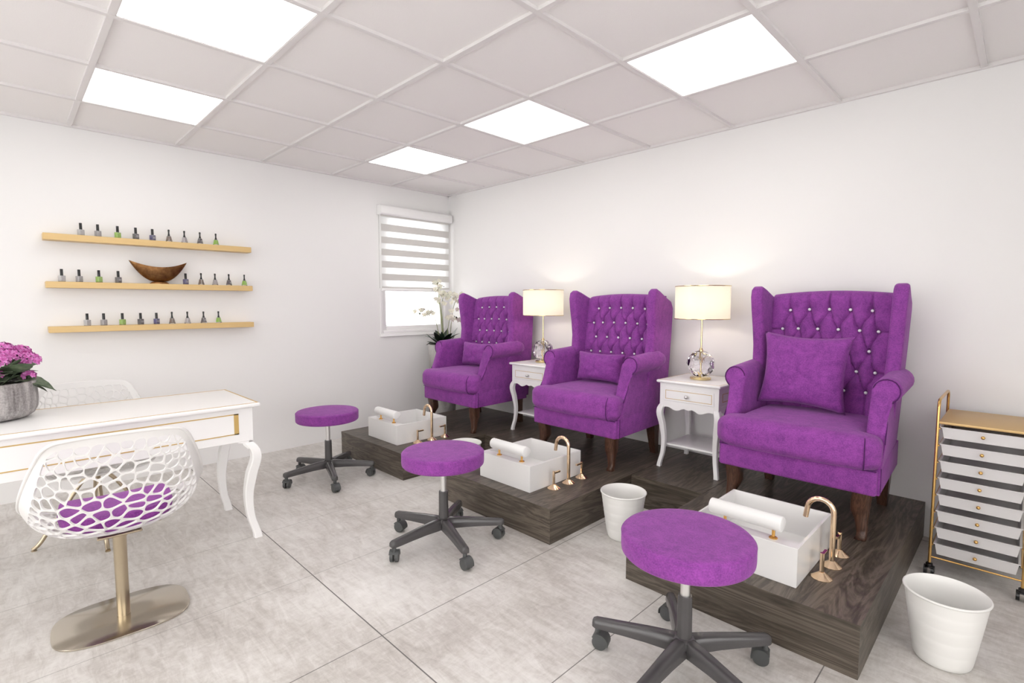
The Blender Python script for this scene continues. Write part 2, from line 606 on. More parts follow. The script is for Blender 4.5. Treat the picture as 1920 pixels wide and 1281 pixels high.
prism(bm, [(0.036, -0.006), (0.062, -0.006), (0.064, 0.008), (0.058, 0.02), (0.04, 0.02), (0.034, 0.008)], lambda a, b, d: (a, d, b), FY0 - 0.004, FY1 + 0.004, 0.002, 2)
mk('bottom_rail', bm, 'gloss_white', bl)
bm = bmesh.new()
tube(bm, [(0.03, FY0 - 0.012, 0.71), (0.028, FY0 - 0.012, 0.35), (0.03, FY0 - 0.012, 0.02)], 0.0018, 6)
mk('cord', bm, base_mat('grey cord', (0.3, 0.29, 0.28), 0.6), bl)

# ------------------------------------------------------------------ wooden platform (three tabs)
PH = 0.187
PX = [(0.462, 1.372), (1.83, 2.724), (3.177, 4.06)]
PF, PN = -1.49, -0.727
plat = thing('platform', 'long dark brown wooden platform with three tongues carrying the armchairs and basins', 'platform', (0, 0, 0))


def wood_poly(name, poly, z0, z1):
    bm = bmesh.new()
    a = [bm.verts.new((p[0], p[1], z0)) for p in poly]
    b = [bm.verts.new((p[0], p[1], z1)) for p in poly]
    top = bm.faces.new(b)
    bot = bm.faces.new(list(reversed(a)))
    n = len(poly)
    for i in range(n):
        f = bm.faces.new((a[i], a[(i + 1) % n], b[(i + 1) % n], b[i]))
        if abs(poly[i][0] - poly[(i + 1) % n][0]) > 0.01:
            f.material_index = 1
    return mk(name, bm, ['wood_y', 'wood_x'], plat, angle=None)


poly = [(PX[0][0], -0.003)]
for k, (a, b) in enumerate(PX):
    poly += [(a, PF), (b, PF)]
    if k < 2:
        poly += [(b, PN), (PX[k + 1][0], PN)]
poly += [(PX[2][1], -0.003)]
inner = []
wood_poly('deck', poly, 0.0, PH - 0.0)
# mitred lip round the top edge of each tongue
bm = bmesh.new()
SEAM = base_mat('seam', (0.02, 0.016, 0.013), 0.8)
bm.free()
for a, b in PX:
    bm = bmesh.new()
    box(bm, a, b, PF - 0.0015, PF, PH - 0.022, PH)
    mk('front_lip', bm, 'wood_x', plat, angle=None)
for x in (1.372, 1.83, 2.724, 3.177):
    bm = bmesh.new()
    box(bm, x - 0.0012, x + 0.0012, PN, -0.01, PH, PH + 0.0004)
    mk('board_seam', bm, SEAM, plat, angle=None)


# ------------------------------------------------------------------ wing armchair
def tuft_depth(x, z, btn, folds):
    d = 1e9
    for bx, bz in btn:
        r = math.hypot(x - bx, z - bz)
        d = min(d, r)
    out = 0.034 * math.exp(-(d / 0.025) ** 1.15)
    fd = 1e9
    for (ax, az, bx, bz) in folds:
        ux, uz = bx - ax, bz - az
        L2 = ux * ux + uz * uz
        t = max(0, min(1, ((x - ax) * ux + (z - az) * uz) / L2))
        # s-curved fold
        diag = abs(ux) > 0.01 and abs(uz) > 0.01
        off = 0.0035 * math.sin(2 * PI * t) if diag else 0.0
        L = math.sqrt(L2)
        px, pz = ax + ux * t - uz / L * off, az + uz * t + ux / L * off
        # the folds rising to the right are the deep ones
        q = 1.0 if (diag and ux * uz > 0) else 1.7
        fd = min(fd, math.hypot(x - px, z - pz) * q)
    out += 0.018 * math.exp(-fd / 0.006)
    return out


def build_armchair():
    t = thing('wing_armchair', 'x', 'armchair', (0, 0, 0), 0, 'purple wing armchairs on the platform')
    # local: x across (centre 0), y world-like (front is -y, wall is +y), z from platform top
    zb = -PH
    # base frame
    bm = bmesh.new()
    pl = [(-0.342, -0.79), (0.342, -0.79), (0.312, -0.16), (-0.312, -0.16)]
    prism(bm, pl, lambda a, b, d: (a, b, d + zb), 0.398, 0.512, 0.012, 3)
    mk('seat_base', bm, 'velvet', t)
    # T cushion
    bm = bmesh.new()
    pl = [(-0.28, -0.22), (-0.28, -0.68), (-0.347, -0.70), (-0.354, -0.79), (-0.30, -0.832), (-0.15, -0.847), (0, -0.85), (0.15, -0.847), (0.30, -0.832), (0.354, -0.79), (0.347, -0.70), (0.28, -0.68), (0.28, -0.22)]
    prism(bm, pl, lambda a, b, d: (a, b, d + zb), 0.508, 0.656, 0.06, 8, True)
    bmesh.ops.triangulate(bm, faces=[f for f in bm.faces if len(f.verts) > 4])
    bmesh.ops.subdivide_edges(bm, edges=[e for e in bm.edges if e.calc_length() > 0.09], cuts=3, use_grid_fill=True)
    for v_ in bm.verts:
        x, y, z = v_.co
        if z > 0.58 + zb:
            v_.co.z += 0.024 * max(0, 1 - (x / 0.36) ** 2) * max(0, 1 - ((y + 0.55) / 0.36) ** 2)
        if y < -0.7:
            v_.co.y -= 0.008 * math.cos(x / 0.36 * PI / 2) * (1 - abs((z - zb - 0.57) / 0.07))
    cush = mk('seat_cushion', bm, 'velvet', t, angle=60)
    bm = bmesh.new()
    for s in (1,):
        pts = [(s * (0.288 + 0.014 * math.cos(a)), -0.777 - 0.0625 * math.cos(a), 0.568 - 0.0625 * math.sin(a) + zb) for a in [1.25 - 1.25 * k / 7 for k in range(8)]] + [(s * (0.288 + 0.014 * math.cos(a)), -0.777 - 0.0625 * math.cos(a), 0.597 + 0.0625 * math.sin(a) + zb) for a in [1.1 * k / 7 for k in range(8)]]
        tube(bm, pts, 0.0022, 6)
    tube(bm, [(-0.34, -0.792, 0.511 + zb), (0.34, -0.792, 0.511 + zb)], 0.003, 6)
    mk('cushion_seam', bm, 'piping', t)
    # tufted back
    W = 0.292
    rows = [1.19, 1.087, 0.985, 0.88, 0.776]
    btn = []
    for r, z in enumerate(rows):
        if r % 2 == 0:
            btn += [((k - 2) * 0.0975, z) for k in range(5)]
        else:
            btn += [(x, z) for x in (-0.228, -0.146, -0.049, 0.049, 0.146, 0.228)]
    folds = []
    for r in range(4):
        up = [b for b in btn if b[1] == rows[r]]
        dn = [b for b in btn if b[1] == rows[r + 1]]
        for a in up:
            for b in dn:
                if abs(a[0] - b[0]) < 0.075:
                    if b[0] < a[0]:
                        folds.append((a[0], a[1], b[0], b[1]))
                    else:
                        folds.append((b[0], b[1], a[0], a[1]))
    for b in btn:
        if b[1] == rows[0]:
            folds.append((b[0], b[1], b[0], 1.33))
        if b[1] == rows[-1]:
            folds.append((b[0], b[1], b[0], 0.60))
    for r in (1, 3):
        folds += [(-0.228, rows[r], -0.30, rows[r]), (0.228, rows[r], 0.30, rows[r])]

    def path(s):       # s = height coordinate 0.60 .. 1.30 then over the top
        if s < 1.225:
            return (-0.34 + (s - 0.60) * 0.155, s, 1.0)
        a = (s - 1.225) / 0.09
        if a <= 1:
            th = a * PI / 2
            y0 = -0.34 + 0.625 * 0.155
            return (y0 + 0.062 * (1 - math.cos(th)), 1.225 + 0.062 * math.sin(th), 1 - a * 0.7)
        y0 = -0.34 + 0.625 * 0.155 + 0.062
        return (y0 + (s - 1.315), 1.287, 0.2)
    svals = [0.60 + 0.0045 * k for k in range(161)] + [1.335, 1.36, 1.375]
    nx = 140
    bm = bmesh.new()
    grid = []
    for s in svals:
        row = []
        for i in range(nx + 1):
            x = -W + 2 * W * i / nx
            y, z, k = path(s)
            d = tuft_depth(x, s, btn, folds) * k if s < 1.33 else 0
            arch = 0.018 * (1 - (x / W) ** 2) * max(0, min(1, (s - 0.9) / 0.4))
            edge = 0.016 * math.exp(-(W - abs(x)) / 0.012)
            row.append(bm.verts.new((x, y + d + edge, z + arch + zb - (0.006 * k if s > 1.2 else 0) * math.exp(-abs(0)) * 0)))
        grid.append(row)
    for a in range(len(grid) - 1):
        for i in range(nx):
            bm.faces.new((grid[a][i], grid[a][i + 1], grid[a + 1][i + 1], grid[a + 1][i]))
    # close back
    last = grid[-1]
    bk = [bm.verts.new((vv.co.x, -0.135, 0.50 + zb)) for vv in last]
    fr = [bm.verts.new((vv.co.x, -0.30, 0.50 + zb)) for vv in grid[0]]
    for i in range(nx):
        bm.faces.new((last[i], last[i + 1], bk[i + 1], bk[i]))
        bm.faces.new((bk[i], bk[i + 1], fr[i + 1], fr[i]))
        bm.faces.new((fr[i], fr[i + 1], grid[0][i + 1], grid[0][i]))
    for e in (0, nx):
        bm.faces.new([g_[e] for g_ in grid] + [bk[e], fr[e]])
    back = mk('backrest', bm, 'velvet', t, angle=75)
    # buttons
    bbm = bmesh.new()
    bmesh.ops.create_icosphere(bbm, subdivisions=2, radius=0.0082)
    bme = bpy.data.meshes.new('button')
    bbm.to_mesh(bbm and bme)
    bbm.free()
    bme.materials.append(MAT['crystal_button'])
    for bx, bz in btn:
        b = bpy.data.objects.new('button', bme)
        C.objects.link(b)
        y, z, _ = path(bz)
        arch = 0.018 * (1 - (bx / W) ** 2) * max(0, min(1, (bz - 0.9) / 0.4))
        b.location = (bx, y + 0.024, z + arch + zb)
        b.parent = back
    # wings: side profile (y,z) extruded sideways, flared outward
    for s in (-1, 1):
        bm = bmesh.new()
        pl = [(-0.12, 0.42), (-0.095, 0.72), (-0.088, 1.0), (-0.088, 1.205), (-0.125, 1.252), (-0.22, 1.285), (-0.30, 1.318), (-0.345, 1.332), (-0.372, 1.315), (-0.384, 1.27), (-0.38, 1.2),
              (-0.368, 1.1), (-0.362, 1.0), (-0.372, 0.92), (-0.40, 0.84), (-0.42, 0.70), (-0.42, 0.42)]

        def fn(a, b, d):
            fl = 0.040 * max(0, (b - 0.42)) / 0.9 + 0.018 * max(0, -(a + 0.1)) / 0.28
            return (s * (d + fl), a, b + zb)
        prism(bm, pl, fn, 0.243, 0.306, 0.017, 4, True)
        mk('wing', bm, 'velvet', t, angle=60)
    # arms
    for s in (-1, 1):
        sec = [(0.278, 0.50), (0.278, 0.84)]
        cx, cz, r = 0.335, 0.842, 0.057
        for k in range(0, 15):
            a = PI - k * (PI * 1.42) / 14
            sec.append((cx + r * math.cos(a), cz + r * math.sin(a)))
        sec += [(0.345, 0.768), (0.352, 0.70), (0.356, 0.62), (0.350, 0.50)]
        sec2 = sec[:1] + [p for p in sec[2:]]
        bm = bmesh.new()
        fronts = []
        rings = []

        def yfront(z):
            return interp([(0.40, -0.775), (0.50, -0.765), (0.60, -0.735), (0.68, -0.68), (0.78, -0.638), (0.93, -0.625)], z)[0]
        ny = 8
        for k in range(ny + 1):
            a = k / ny
            ring = []
            for (x, z) in sec2:
                y0 = yfront(z)
                y1 = -0.16 if x < 0.345 and z < 0.772 else -0.25
                y = y0 + (y1 - y0) * a
                zz = z + (0.022 * a if z > 0.772 else 0)
                xx = x
                if z > 0.772 and k == ny:
                    xx = cx + (x - cx) * 0.72
                    zz = cz + (zz - cz) * 0.72
                if z < 0.772:
                    xx = x - 0.026 * a if x > 0.3 else x
                ring.append((s * xx, y, zz + zb))
            rings.append(ring)
        loft(bm, rings, True)
        es = [e for e in bm.edges if len(e.link_faces) == 2 and any(len(f.verts) > 6 for f in e.link_faces) and abs(e.verts[0].co.y) > 0.5]
        bmesh.ops.bevel(bm, geom=es, offset=0.012, segments=3, profile=0.5, affect='EDGES', clamp_overlap=True)
        arm = mk('arm', bm, 'velvet', t, angle=50)
        bm = bmesh.new()
        pts = [(s * (cx + (x - cx) * 0.9), yfront(z) - 0.0005, cz + (z - cz) * (0.93 if z > 0.8 else 1) + zb) for (x, z) in sec2 if z > 0.61]
        tube(bm, pts, 0.0026, 6)
        # side seam down the outer panel
        tube(bm, [(s * 0.3508, -0.757, 0.52 + zb), (s * 0.3508, -0.757, 0.405 + zb)], 0.0022, 6)
        mk('piping', bm, 'piping', arm)
    # outer side panel below the arms
    for s in (-1, 1):
        bm = bmesh.new()
        pl = [(-0.768, 0.402), (-0.168, 0.402), (-0.168, 0.53), (-0.758, 0.53)]

        def fn(a, b, d):
            return (s * (d - (a + 0.768) * 0.042), a, b + zb)
        prism(bm, pl, fn, 0.29, 0.3505, 0.003, 2, True)
        mk('side_panel', bm, 'velvet', t)
    # legs
    for s in (-1, 1):
        bm = bmesh.new()
        tab = [(0, -0.002, 0.023, 0.022), (0.08, -0.006, 0.020, 0.019), (0.36, -0.002, 0.024, 0.023), (0.46, 0.002, 0.029, 0.028), (0.58, 0.006, 0.035, 0.035), (0.8, 0.004, 0.037, 0.037), (1.0, 0.0, 0.036, 0.036)]
        rings = []
        for k in range(15):
            h = k / 14
            off, a, b = interp(tab, h)
            cx_, cy_ = s * (0.285 - off * 1.2), -0.742 + off * 1.5 + (-0.012 if h < 0.1 else 0)
            rr = []
            for q in range(16):
                an = 2 * PI * q / 16
                c_, s_ = math.cos(an), math.sin(an)
                e_ = 0.5
                rr.append((cx_ + a * math.copysign(abs(c_) ** e_, c_), cy_ + b * math.copysign(abs(s_) ** e_, s_), 0.001 + h * 0.215))
            rings.append(rr)
        loft(bm, rings)
        mk('leg', bm, 'leg_wood', t, angle=50)['label'] = 'curved dark walnut front leg'
        bm = bmesh.new()
        rings = []
        for k in range(6):
            h = k / 5
            a = 0.02 + 0.014 * h
            cx_, cy_ = s * 0.278, -0.235 + 0.03 * (1 - h) ** 1.5
            rings.append([(cx_ + i * a, cy_ + j * a, 0.001 + h * 0.215) for i, j in ((-1, -1), (1, -1), (1, 1), (-1, 1))])
        loft(bm, rings)
        mk('leg', bm, 'leg_wood', t, angle=30)['label'] = 'straight dark walnut rear leg'
    return t


CHX = 3.628
chair = build_armchair()
chair.location = (CHX, 0, PH)
chair['label'] = 'nearest purple wing armchair, with the large square pillow, beside the gold trolley'
dup(chair, (CHX - 1.325, 0, PH), 'middle purple wing armchair, standing between the two white side tables')
dup(chair, (CHX - 2.65, 0, PH), 'farthest purple wing armchair, beside the orchid and the window')


# pillows
def pillow(name, label, w_, h_, th, loc, tilt, roll=0.0, group=None):
    bm = bmesh.new()
    n = 26
    front, backg = [], []
    random.seed(5)
    for sgn, store in ((-1, front), (1, backg)):
        for i in range(n + 1):
            row = []
            for j in range(n + 1):
                u, v_ = -1 + 2 * i / n, -1 + 2 * j / n
                pinch = 0.12
                x = w_ / 2 * u * (1 - pinch * (1 - v_ * v_) * abs(u))
                z = h_ / 2 * v_ * (1 - pinch * (1 - u * u) * abs(v_))
                prof = (max(0, 1 - u ** 4) * max(0, 1 - v_ ** 4)) ** 0.55
                y = sgn * th / 2 * prof
                y += 0.006 * noise.noise(Vector((u * 2.2, v_ * 2.2, sgn * 3.0))) * prof * 2
                # folds coming in from the sides
                for (fu, fv) in ((-1, 0.25), (1, -0.45), (1, 0.1), (-0.25, -1)):
                    dd = math.hypot((u - fu) * 0.6 if abs(fu) == 1 else (u - fu) * 2.4, (v_ - fv) * 2.4 if abs(fu) == 1 else (v_ - fv) * 0.6)
                    y -= sgn * 0.010 * math.exp(-(dd / 0.16) ** 2) * prof ** 0.4
                row.append((x, y, z))
            store.append(row)
    vf = [[bm.verts.new(p) for p in r] for r in front]
    vb = [[(vf[i][j] if i in (0, n) or j in (0, n) else bm.verts.new(backg[i][j])) for j in range(n + 1)] for i in range(n + 1)]
    for g_ in (vf, vb):
        for i in range(n):
            for j in range(n):
                try:
                    bm.faces.new((g_[i][j], g_[i + 1][j], g_[i + 1][j + 1], g_[i][j + 1]))
                except ValueError:
                    pass
    o = mk(name, bm, 'velvet', angle=120)
    o.location = loc
    o.rotation_euler = (tilt, roll, 0)
    return tag(o, label, 'pillow', group)


pillow('throw_pillow', 'large square purple pillow leaning in the nearest armchair', 0.425, 0.395, 0.12, (CHX - 0.058, -0.435, 0.88), -0.13, 0.035)
pillow('lumbar_pillow', 'small rectangular purple pillow in the middle armchair', 0.40, 0.21, 0.12, (CHX - 1.325 - 0.035, -0.425, 0.785), -0.13, 0.0, 'small purple lumbar pillows')
pillow('lumbar_pillow', 'small rectangular purple pillow in the farthest armchair by the window', 0.40, 0.21, 0.12, (CHX - 2.65 - 0.035, -0.425, 0.785), -0.13, 0.0, 'small purple lumbar pillows')


# ------------------------------------------------------------------ cabriole leg used by side tables and desk
def cabriole(bm, x, y, sx, sy, htop, r_top, r_ank, bulge, foot, z0=0.0):
    """knee bulges outwards (sx,sy), ankle drawn in, foot flares out"""
    tab = [(0.0, foot, r_ank * 1.05), (0.05, foot * 0.85, r_ank), (0.22, foot * 0.05, r_ank), (0.45, -0.2 * foot, r_ank * 1.12), (0.68, bulge * 0.35, r_ank * 1.35), (0.84, bulge, r_top * 0.98), (0.94, bulge * 0.75, r_top), (1.0, 0.0, r_top * 0.95)]
    rings = []
    N = 26
    for k in range(N + 1):
        h = k / N
        off, r = interp(tab, h)
        cx_, cy_ = x + sx * off, y + sy * off
        rings.append([(cx_ + i * r, cy_ + j * r, z0 + h * htop) for i, j in ((-1, -0.8), (-0.8, -1), (0.8, -1), (1, -0.8), (1, 0.8), (0.8, 1), (-0.8, 1), (-1, 0.8))])
    loft(bm, rings)


def knob(bm, c, r, ax):
    bmesh.ops.create_uvsphere(bm, u_segments=14, v_segments=8, radius=r, matrix=Matrix.Translation(c))
    c2 = Vector(c) - Vector(ax) * r * 1.1
    tube(bm, [c2 - Vector(ax) * r * 0.8, c2 + Vector(ax) * r * 0.5], r * 0.6, 10)


def build_nightstand():
    t = thing('side_table', 'x', 'side table', (0, 0, 0), 0, 'white side tables with lamps')
    # local x centre 0 (half width 0.2), y world, z from platform
    q = -PH
    bm = bmesh.new()
    box(bm, -0.207, 0.207, -0.475, -0.045, 0.734 + q, 0.752 + q, 0.008, 3)
    top = mk('tabletop', bm, 'gloss_white', t)
    bm = bmesh.new()
    frame_rect_z(bm, -0.194, 0.194, -0.460, -0.060, 0.752 + q, 0.003)
    mk('gold_line', bm, 'gold_leaf', top, angle=None)
    # body and apron with scalloped lower edge
    bm = bmesh.new()
    box(bm, -0.19, 0.19, -0.45, -0.07, 0.61 + q, 0.734 + q, 0.003, 1)
    body = mk('body', bm, 'gloss_white', t)
    n = 40
    for (nm, fn) in (('front_apron', lambda a, b, d: (a, -0.452 + d, b)), ('side_apron', lambda a, b, d: (-0.191 + d, -0.26 + a * 0.95, b)), ('side_apron', lambda a, b, d: (0.191 - d, -0.26 + a * 0.95, b)), ('back_apron', lambda a, b, d: (a, -0.068 - d, b))):
        bm = bmesh.new()
        pl = [(-0.165, 0.62 + q), (-0.165, 0.565 + q)]
        for i in range(n + 1):
            u = -1 + 2 * i / n
            z = 0.578 + 0.016 * math.cos(u * PI * 2.0) * (1 - abs(u) ** 3) - 0.012 * math.exp(-(u / 0.14) ** 2) * 1.6
            pl.append((u * 0.16, z + q))
        pl += [(0.165, 0.565 + q), (0.165, 0.62 + q)]
        prism(bm, pl, fn, 0, 0.012)
        mk(nm, bm, 'gloss_white', t, angle=40)
    # drawer
    bm = bmesh.new()
    box(bm, -0.163, 0.163, -0.4545, -0.449, 0.622 + q, 0.702 + q, 0.002, 1)
    dr = mk('drawer', bm, 'gloss_white', t)
    bm = bmesh.new()
    frame_rect_y(bm, -0.15, 0.15, 0.634 + q, 0.690 + q, -0.4545, 0.0028)
    mk('gold_line', bm, 'gold_leaf', dr, angle=None)
    bm = bmesh.new()
    knob(bm, (-0.002, -0.474, 0.661 + q), 0.0125, (0, -1, 0))
    mk('knob', bm, 'steel', dr, angle=60)
    for sx in (-1, 1):
        bm = bmesh.new()
        frame_rect_x(bm, -0.40, -0.12, 0.645 + q, 0.695 + q, sx * 0.1912, 0.003)
        mk('panel_line', bm, 'gold_leaf', body, angle=None)
    # legs
    for sx in (-1, 1):
        for yc, sy in ((-0.432, -1), (-0.088, 1)):
            bm = bmesh.new()
            cabriole(bm, sx * 0.172, yc, sx, sy, 0.60 + q, 0.0185, 0.0125, 0.017, 0.016)
            box(bm, sx * 0.172 - 0.0195, sx * 0.172 + 0.0195, yc - 0.0195, yc + 0.0195, 0.59 + q, 0.733 + q, 0.002, 1)
            mk('leg', bm, 'gloss_white', t, angle=40)
    bm = bmesh.new()
    box(bm, -0.165, 0.165, -0.41, -0.10, 0.322 + q, 0.336 + q, 0.003, 2)
    mk('shelf', bm, 'gloss_white', t)
    return t


def frame_rect_z(bm, x0, x1, y0, y1, z, t):
    for q in ((x0, x1, y0, y0 + t), (x0, x1, y1 - t, y1), (x0, x0 + t, y0 + t, y1 - t), (x1 - t, x1, y0 + t, y1 - t)):
        box(bm, *q, z - 0.0005, z + 0.0006)


def frame_rect_y(bm, x0, x1, z0, z1, y, t):
    for q in ((x0, x1, z0, z0 + t), (x0, x1, z1 - t, z1), (x0, x0 + t, z0 + t, z1 - t), (x1 - t, x1, z0 + t, z1 - t)):
        box(bm, q[0], q[1], y - 0.0009, y + 0.0009, q[2], q[3])


def frame_rect_x(bm, y0, y1, z0, z1, x, t):
    for q in ((y0, y1, z0, z0 + t), (y0, y1, z1 - t, z1), (y0, y0 + t, z0 + t, z1 - t), (y1 - t, y1, z0 + t, z1 - t)):
        box(bm, x - 0.0009, x + 0.0009, q[0], q[1], q[2], q[3])


NX = 2.943
ns = build_nightstand()
ns.location = (NX, 0, PH)
ns['label'] = 'white side table with gold lined drawer between the nearest and middle armchairs'
dup(ns, (NX - 1.345, 0, PH), 'white side table with gold lined drawer between the middle and farthest armchairs')


# ------------------------------------------------------------------ table lamps
def build_lamp():
    t = thing('table_lamp', 'x', 'lamp', (0, 0, 0), 0, 'crystal ball table lamps')
    bm = bmesh.new()
    lathe(bm, [(0.0, 0.0), (0.062, 0.0), (0.064, 0.003), (0.064, 0.011), (0.060, 0.014), (0.02, 0.016), (0.0, 0.016)][1:-1], 36)
    mk('base', bm, 'pale_gold', t)
    # faceted crystal ball
    bm = bmesh.new()
    bmesh.ops.create_icosphere(bm, subdivisions=2, radius=0.088)
    ball = bm
    # flatten into larger facets by merging to dodecahedral-like cuts
    random.seed(3)
    dirs = []
    N = 18
    for k in range(N):
        zc = 1 - 2 * (k + 0.5) / N
        a = k * 2.399963
        rr = math.sqrt(1 - zc * zc)
        dirs.append(Vector((rr * math.cos(a), rr * math.sin(a), zc)))
    for d in dirs:
        geom = list(bm.verts) + list(bm.edges) + list(bm.faces)
        res = bmesh.ops.bisect_plane(bm, geom=geom, plane_co=d * 0.079, plane_no=d, clear_outer=True, clear_inner=False)
        ed = [g_ for g_ in res['geom_cut'] if isinstance(g_, bmesh.types.BMEdge)]
        if ed:
            bmesh.ops.holes_fill(bm, edges=ed)
    bmesh.ops.translate(bm, verts=bm.verts, vec=(0, 0, 0.098))
    b = mk('crystal_ball', bm, 'crystal', t, angle=None)
    bm = bmesh.new()
    tube(bm, [(0, 0, 0.014), (0, 0, 0.58)], 0.0055, 12)
    lathe(bm, [(0.013, 0.176), (0.013, 0.184), (0.007, 0.2)], 16)
    mk('stem', bm, 'pale_gold', t)
    # shade
    zs0, zs1 = 0.385, 0.59
    bm = bmesh.new()
    lathe(bm, [(0.1655, zs0), (0.1655, zs1)], 56, cap=False)
    bmesh.ops.solidify(bm, geom=bm.faces[:], thickness=0.0012)
    sh = mk('lamp_shade', bm, 'shade', t, angle=60)
    bm = bmesh.new()
    for z in (zs0, zs1):
        pts = [(0.1665 * math.cos(2 * PI * k / 56), 0.1665 * math.sin(2 * PI * k / 56), z) for k in range(57)]
        tube(bm, pts, 0.0028, 6)
    for k in range(3):
        a = k * 2 * PI / 3 + 0.4
        tube(bm, [(0, 0, zs1 - 0.012), (0.165 * math.cos(a), 0.165 * math.sin(a), zs1 - 0.002)], 0.0015, 6)
    lathe(bm, [(0.008, zs1 - 0.016), (0.008, zs1 - 0.004), (0.004, zs1 + 0.008)], 12)
    mk('shade_ring', bm, 'pale_gold', sh)
    bm = bmesh.new()
    bmesh.ops.create_uvsphere(bm, u_segments=16, v_segments=10, radius=0.026, matrix=Matrix.Translation((0, 0, 0.485)))
    mk('bulb', bm, emit('warm bulb', (1.0, 0.90, 0.76), BULB_STRENGTH), t)
    return t


lamp = build_lamp()
lamp.location = (2.936, -0.275, 0.7532)
lamp['label'] = 'lit crystal ball table lamp with drum shade, left of the nearest armchair'
dup(lamp, (2.936 - 1.345, -0.275, 0.7532), 'lit crystal ball table lamp with drum shade, left of the middle armchair')


# ------------------------------------------------------------------ foot basins, roll rests, taps
def build_sink():
    t = thing('foot_basin', 'x', 'basin', (0, 0, 0), 0, 'white square foot basins')
    x0, x1, y0, y1, h = -0.208, 0.208, -1.398, -0.940, 0.149
    w_ = 0.011
    ix0, ix1, iy0, iy1 = x0 + w_, x1 - w_, y0 + 0.062, y1 - w_
    bm = bmesh.new()

    def ring(a, b, c, d, z):
        return [bm.verts.new(p) for p in ((a, c, z), (b, c, z), (b, d, z), (a, d, z))]
    ob, ot = ring(x0, x1, y0, y1, 0), ring(x0, x1, y0, y1, h)
    it, ib = ring(ix0, ix1, iy0, iy1, h), ring(ix0 + 0.006, ix1 - 0.006, iy0 + 0.006, iy1 - 0.006, 0.02)
    for a, b in ((ob, ot), (ot, it), (it, ib)):
        for k in range(4):
            bm.faces.new((a[k], a[(k + 1) % 4], b[(k + 1) % 4], b[k]))
    bm.faces.new(ib)
    bm.faces.new(list(reversed(ob)))
    bmesh.ops.bevel(bm, geom=bm.edges[:], offset=0.0018, segments=2, affect='EDGES')
    mk('basin_body', bm, 'ceramic', t)
    bm = bmesh.new()
    lathe(bm, [(0.02, 0.0205), (0.02, 0.023), (0.006, 0.0235)], 20, (0, -1.12, 0))
    mk('drain', bm, 'rose', t)
    for dx in (-0.074, 0.112):
        bm = bmesh.new()
        c = (dx, -1.362, h)
        lathe(bm, [(0.0155, 0), (0.0155, 0.003), (0.012, 0.0055), (0.006, 0.008), (0.006, 0.034)], 20, c)
        mk('rest_post', bm, 'brass_post', t)
    # teardrop section roll
    bm = bmesh.new()
    pl = []
    for k in range(28):
        a = 2 * PI * k / 28
        r = 0.030
        yy = r * math.cos(a)
        zz = r * math.sin(a)
        if math.cos(a) > 0.2:
            yy *= 1 + 0.35 * (math.cos(a) - 0.2)
            zz *= 1 - 0.12 * (math.cos(a) - 0.2)
        pl.append((yy, zz))
    prism(bm, pl, lambda a, b, d: (d, -1.355 + a, h + 0.060 + b), -0.137, 0.142, 0.005, 2, True)
    mk('roll_rest', bm, 'towel', t, angle=50)['label'] = 'white padded cylindrical foot rest'
    return t


def build_tap():
    t = thing('tap_set', 'x', 'tap', (0, 0, 0), 0, 'rose gold tap sets')
    cone = [(0.037, 0), (0.037, 0.002), (0.014, 0.019), (0.010, 0.023)]

    def facet_cone(bm, c):
        lathe(bm, cone, 12, c)
    bm = bmesh.new()
    facet_cone(bm, (0, 0, 0))
    mk('base', bm, 'rose', t, angle=20)
    bm = bmesh.new()
    r = 0.047
    pts = [(0, 0, 0.018), (0, 0, 0.12), (0, 0, 0.215)]
    for k in range(1, 12):
        a = PI * k / 11.5
        pts.append((-r + r * math.cos(a), 0, 0.215 + r * math.sin(a)))
    e = pts[-1]
    pts.append((e[0] - 0.002, 0, 0.205))
    pts.append((e[0] - 0.006, 0, 0.175))
    tube(bm, pts, 0.0102, 16)
    mk('spout', bm, 'rose', t, angle=50)
    for sy in (-1, 1):
        bm = bmesh.new()
        y = sy * 0.128
        facet_cone(bm, (-0.003, y, 0))
        tube(bm, [(-0.003, y, 0.018), (-0.003, y, 0.098)], 0.0078, 10)
        box(bm, -0.009, 0.003, min(y, y - sy * 0.052), max(y, y - sy * 0.052), 0.083, 0.0935, 0.001, 1)
        mk('handle', bm, 'rose', t, angle=25)
    return t


SK = 3.634
sk = build_sink()
sk.location = (SK, 0, PH)
sk['label'] = 'nearest white foot basin with roll rest, partly behind the nearest stool'
dup(sk, (SK - 1.345, 0, PH), 'middle white foot basin with roll rest, in front of the middle armchair')
dup(sk, (SK - 2.69, 0, PH), 'farthest white foot basin with roll rest, in front of the window side armchair')
tp = build_tap()
tp.location = (3.889, -1.117, PH)
tp['label'] = 'rose gold curved tap with two levers beside the nearest basin'
dup(tp, (3.889 - 1.345, -1.117, PH), 'rose gold curved tap with two levers beside the middle basin')
dup(tp, (3.889 - 2.69, -1.117, PH), 'rose gold curved tap with two levers beside the farthest basin')


# ------------------------------------------------------------------ waste bins
def build_bin():
    bm = bmesh.new()
    prof = [(0.076, 0.0)]
    rb, rt, hh = 0.078, 0.1135, 0.236
    for k in range(0, 25):
        z = 0.004 + (hh - 0.004) * k / 24
        r = rb + (rt - rb) * (z / hh) ** 0.9
        if k in (5, 10, 15, 20):
            prof += [(r, z), (r + 0.0018, z + 0.0012), (r + 0.0018, z + 0.0035)]
        else:
            prof.append((r + (0.0018 if k > 0 else 0), z))
    prof += [(0.119, 0.238), (0.1205, 0.241), (0.1195, 0.2445), (0.116, 0.2455), (0.1135, 0.243), (0.1115, 0.236)]
    for k in range(10, -1, -1):
        z = 0.008 + 0.226 * k / 10
        prof.append((rb - 0.003 + (rt - rb) * (z / hh) ** 0.9, z))
    lathe(bm, prof, 56)
    return mk('waste_bin', bm, 'bin', angle=40)


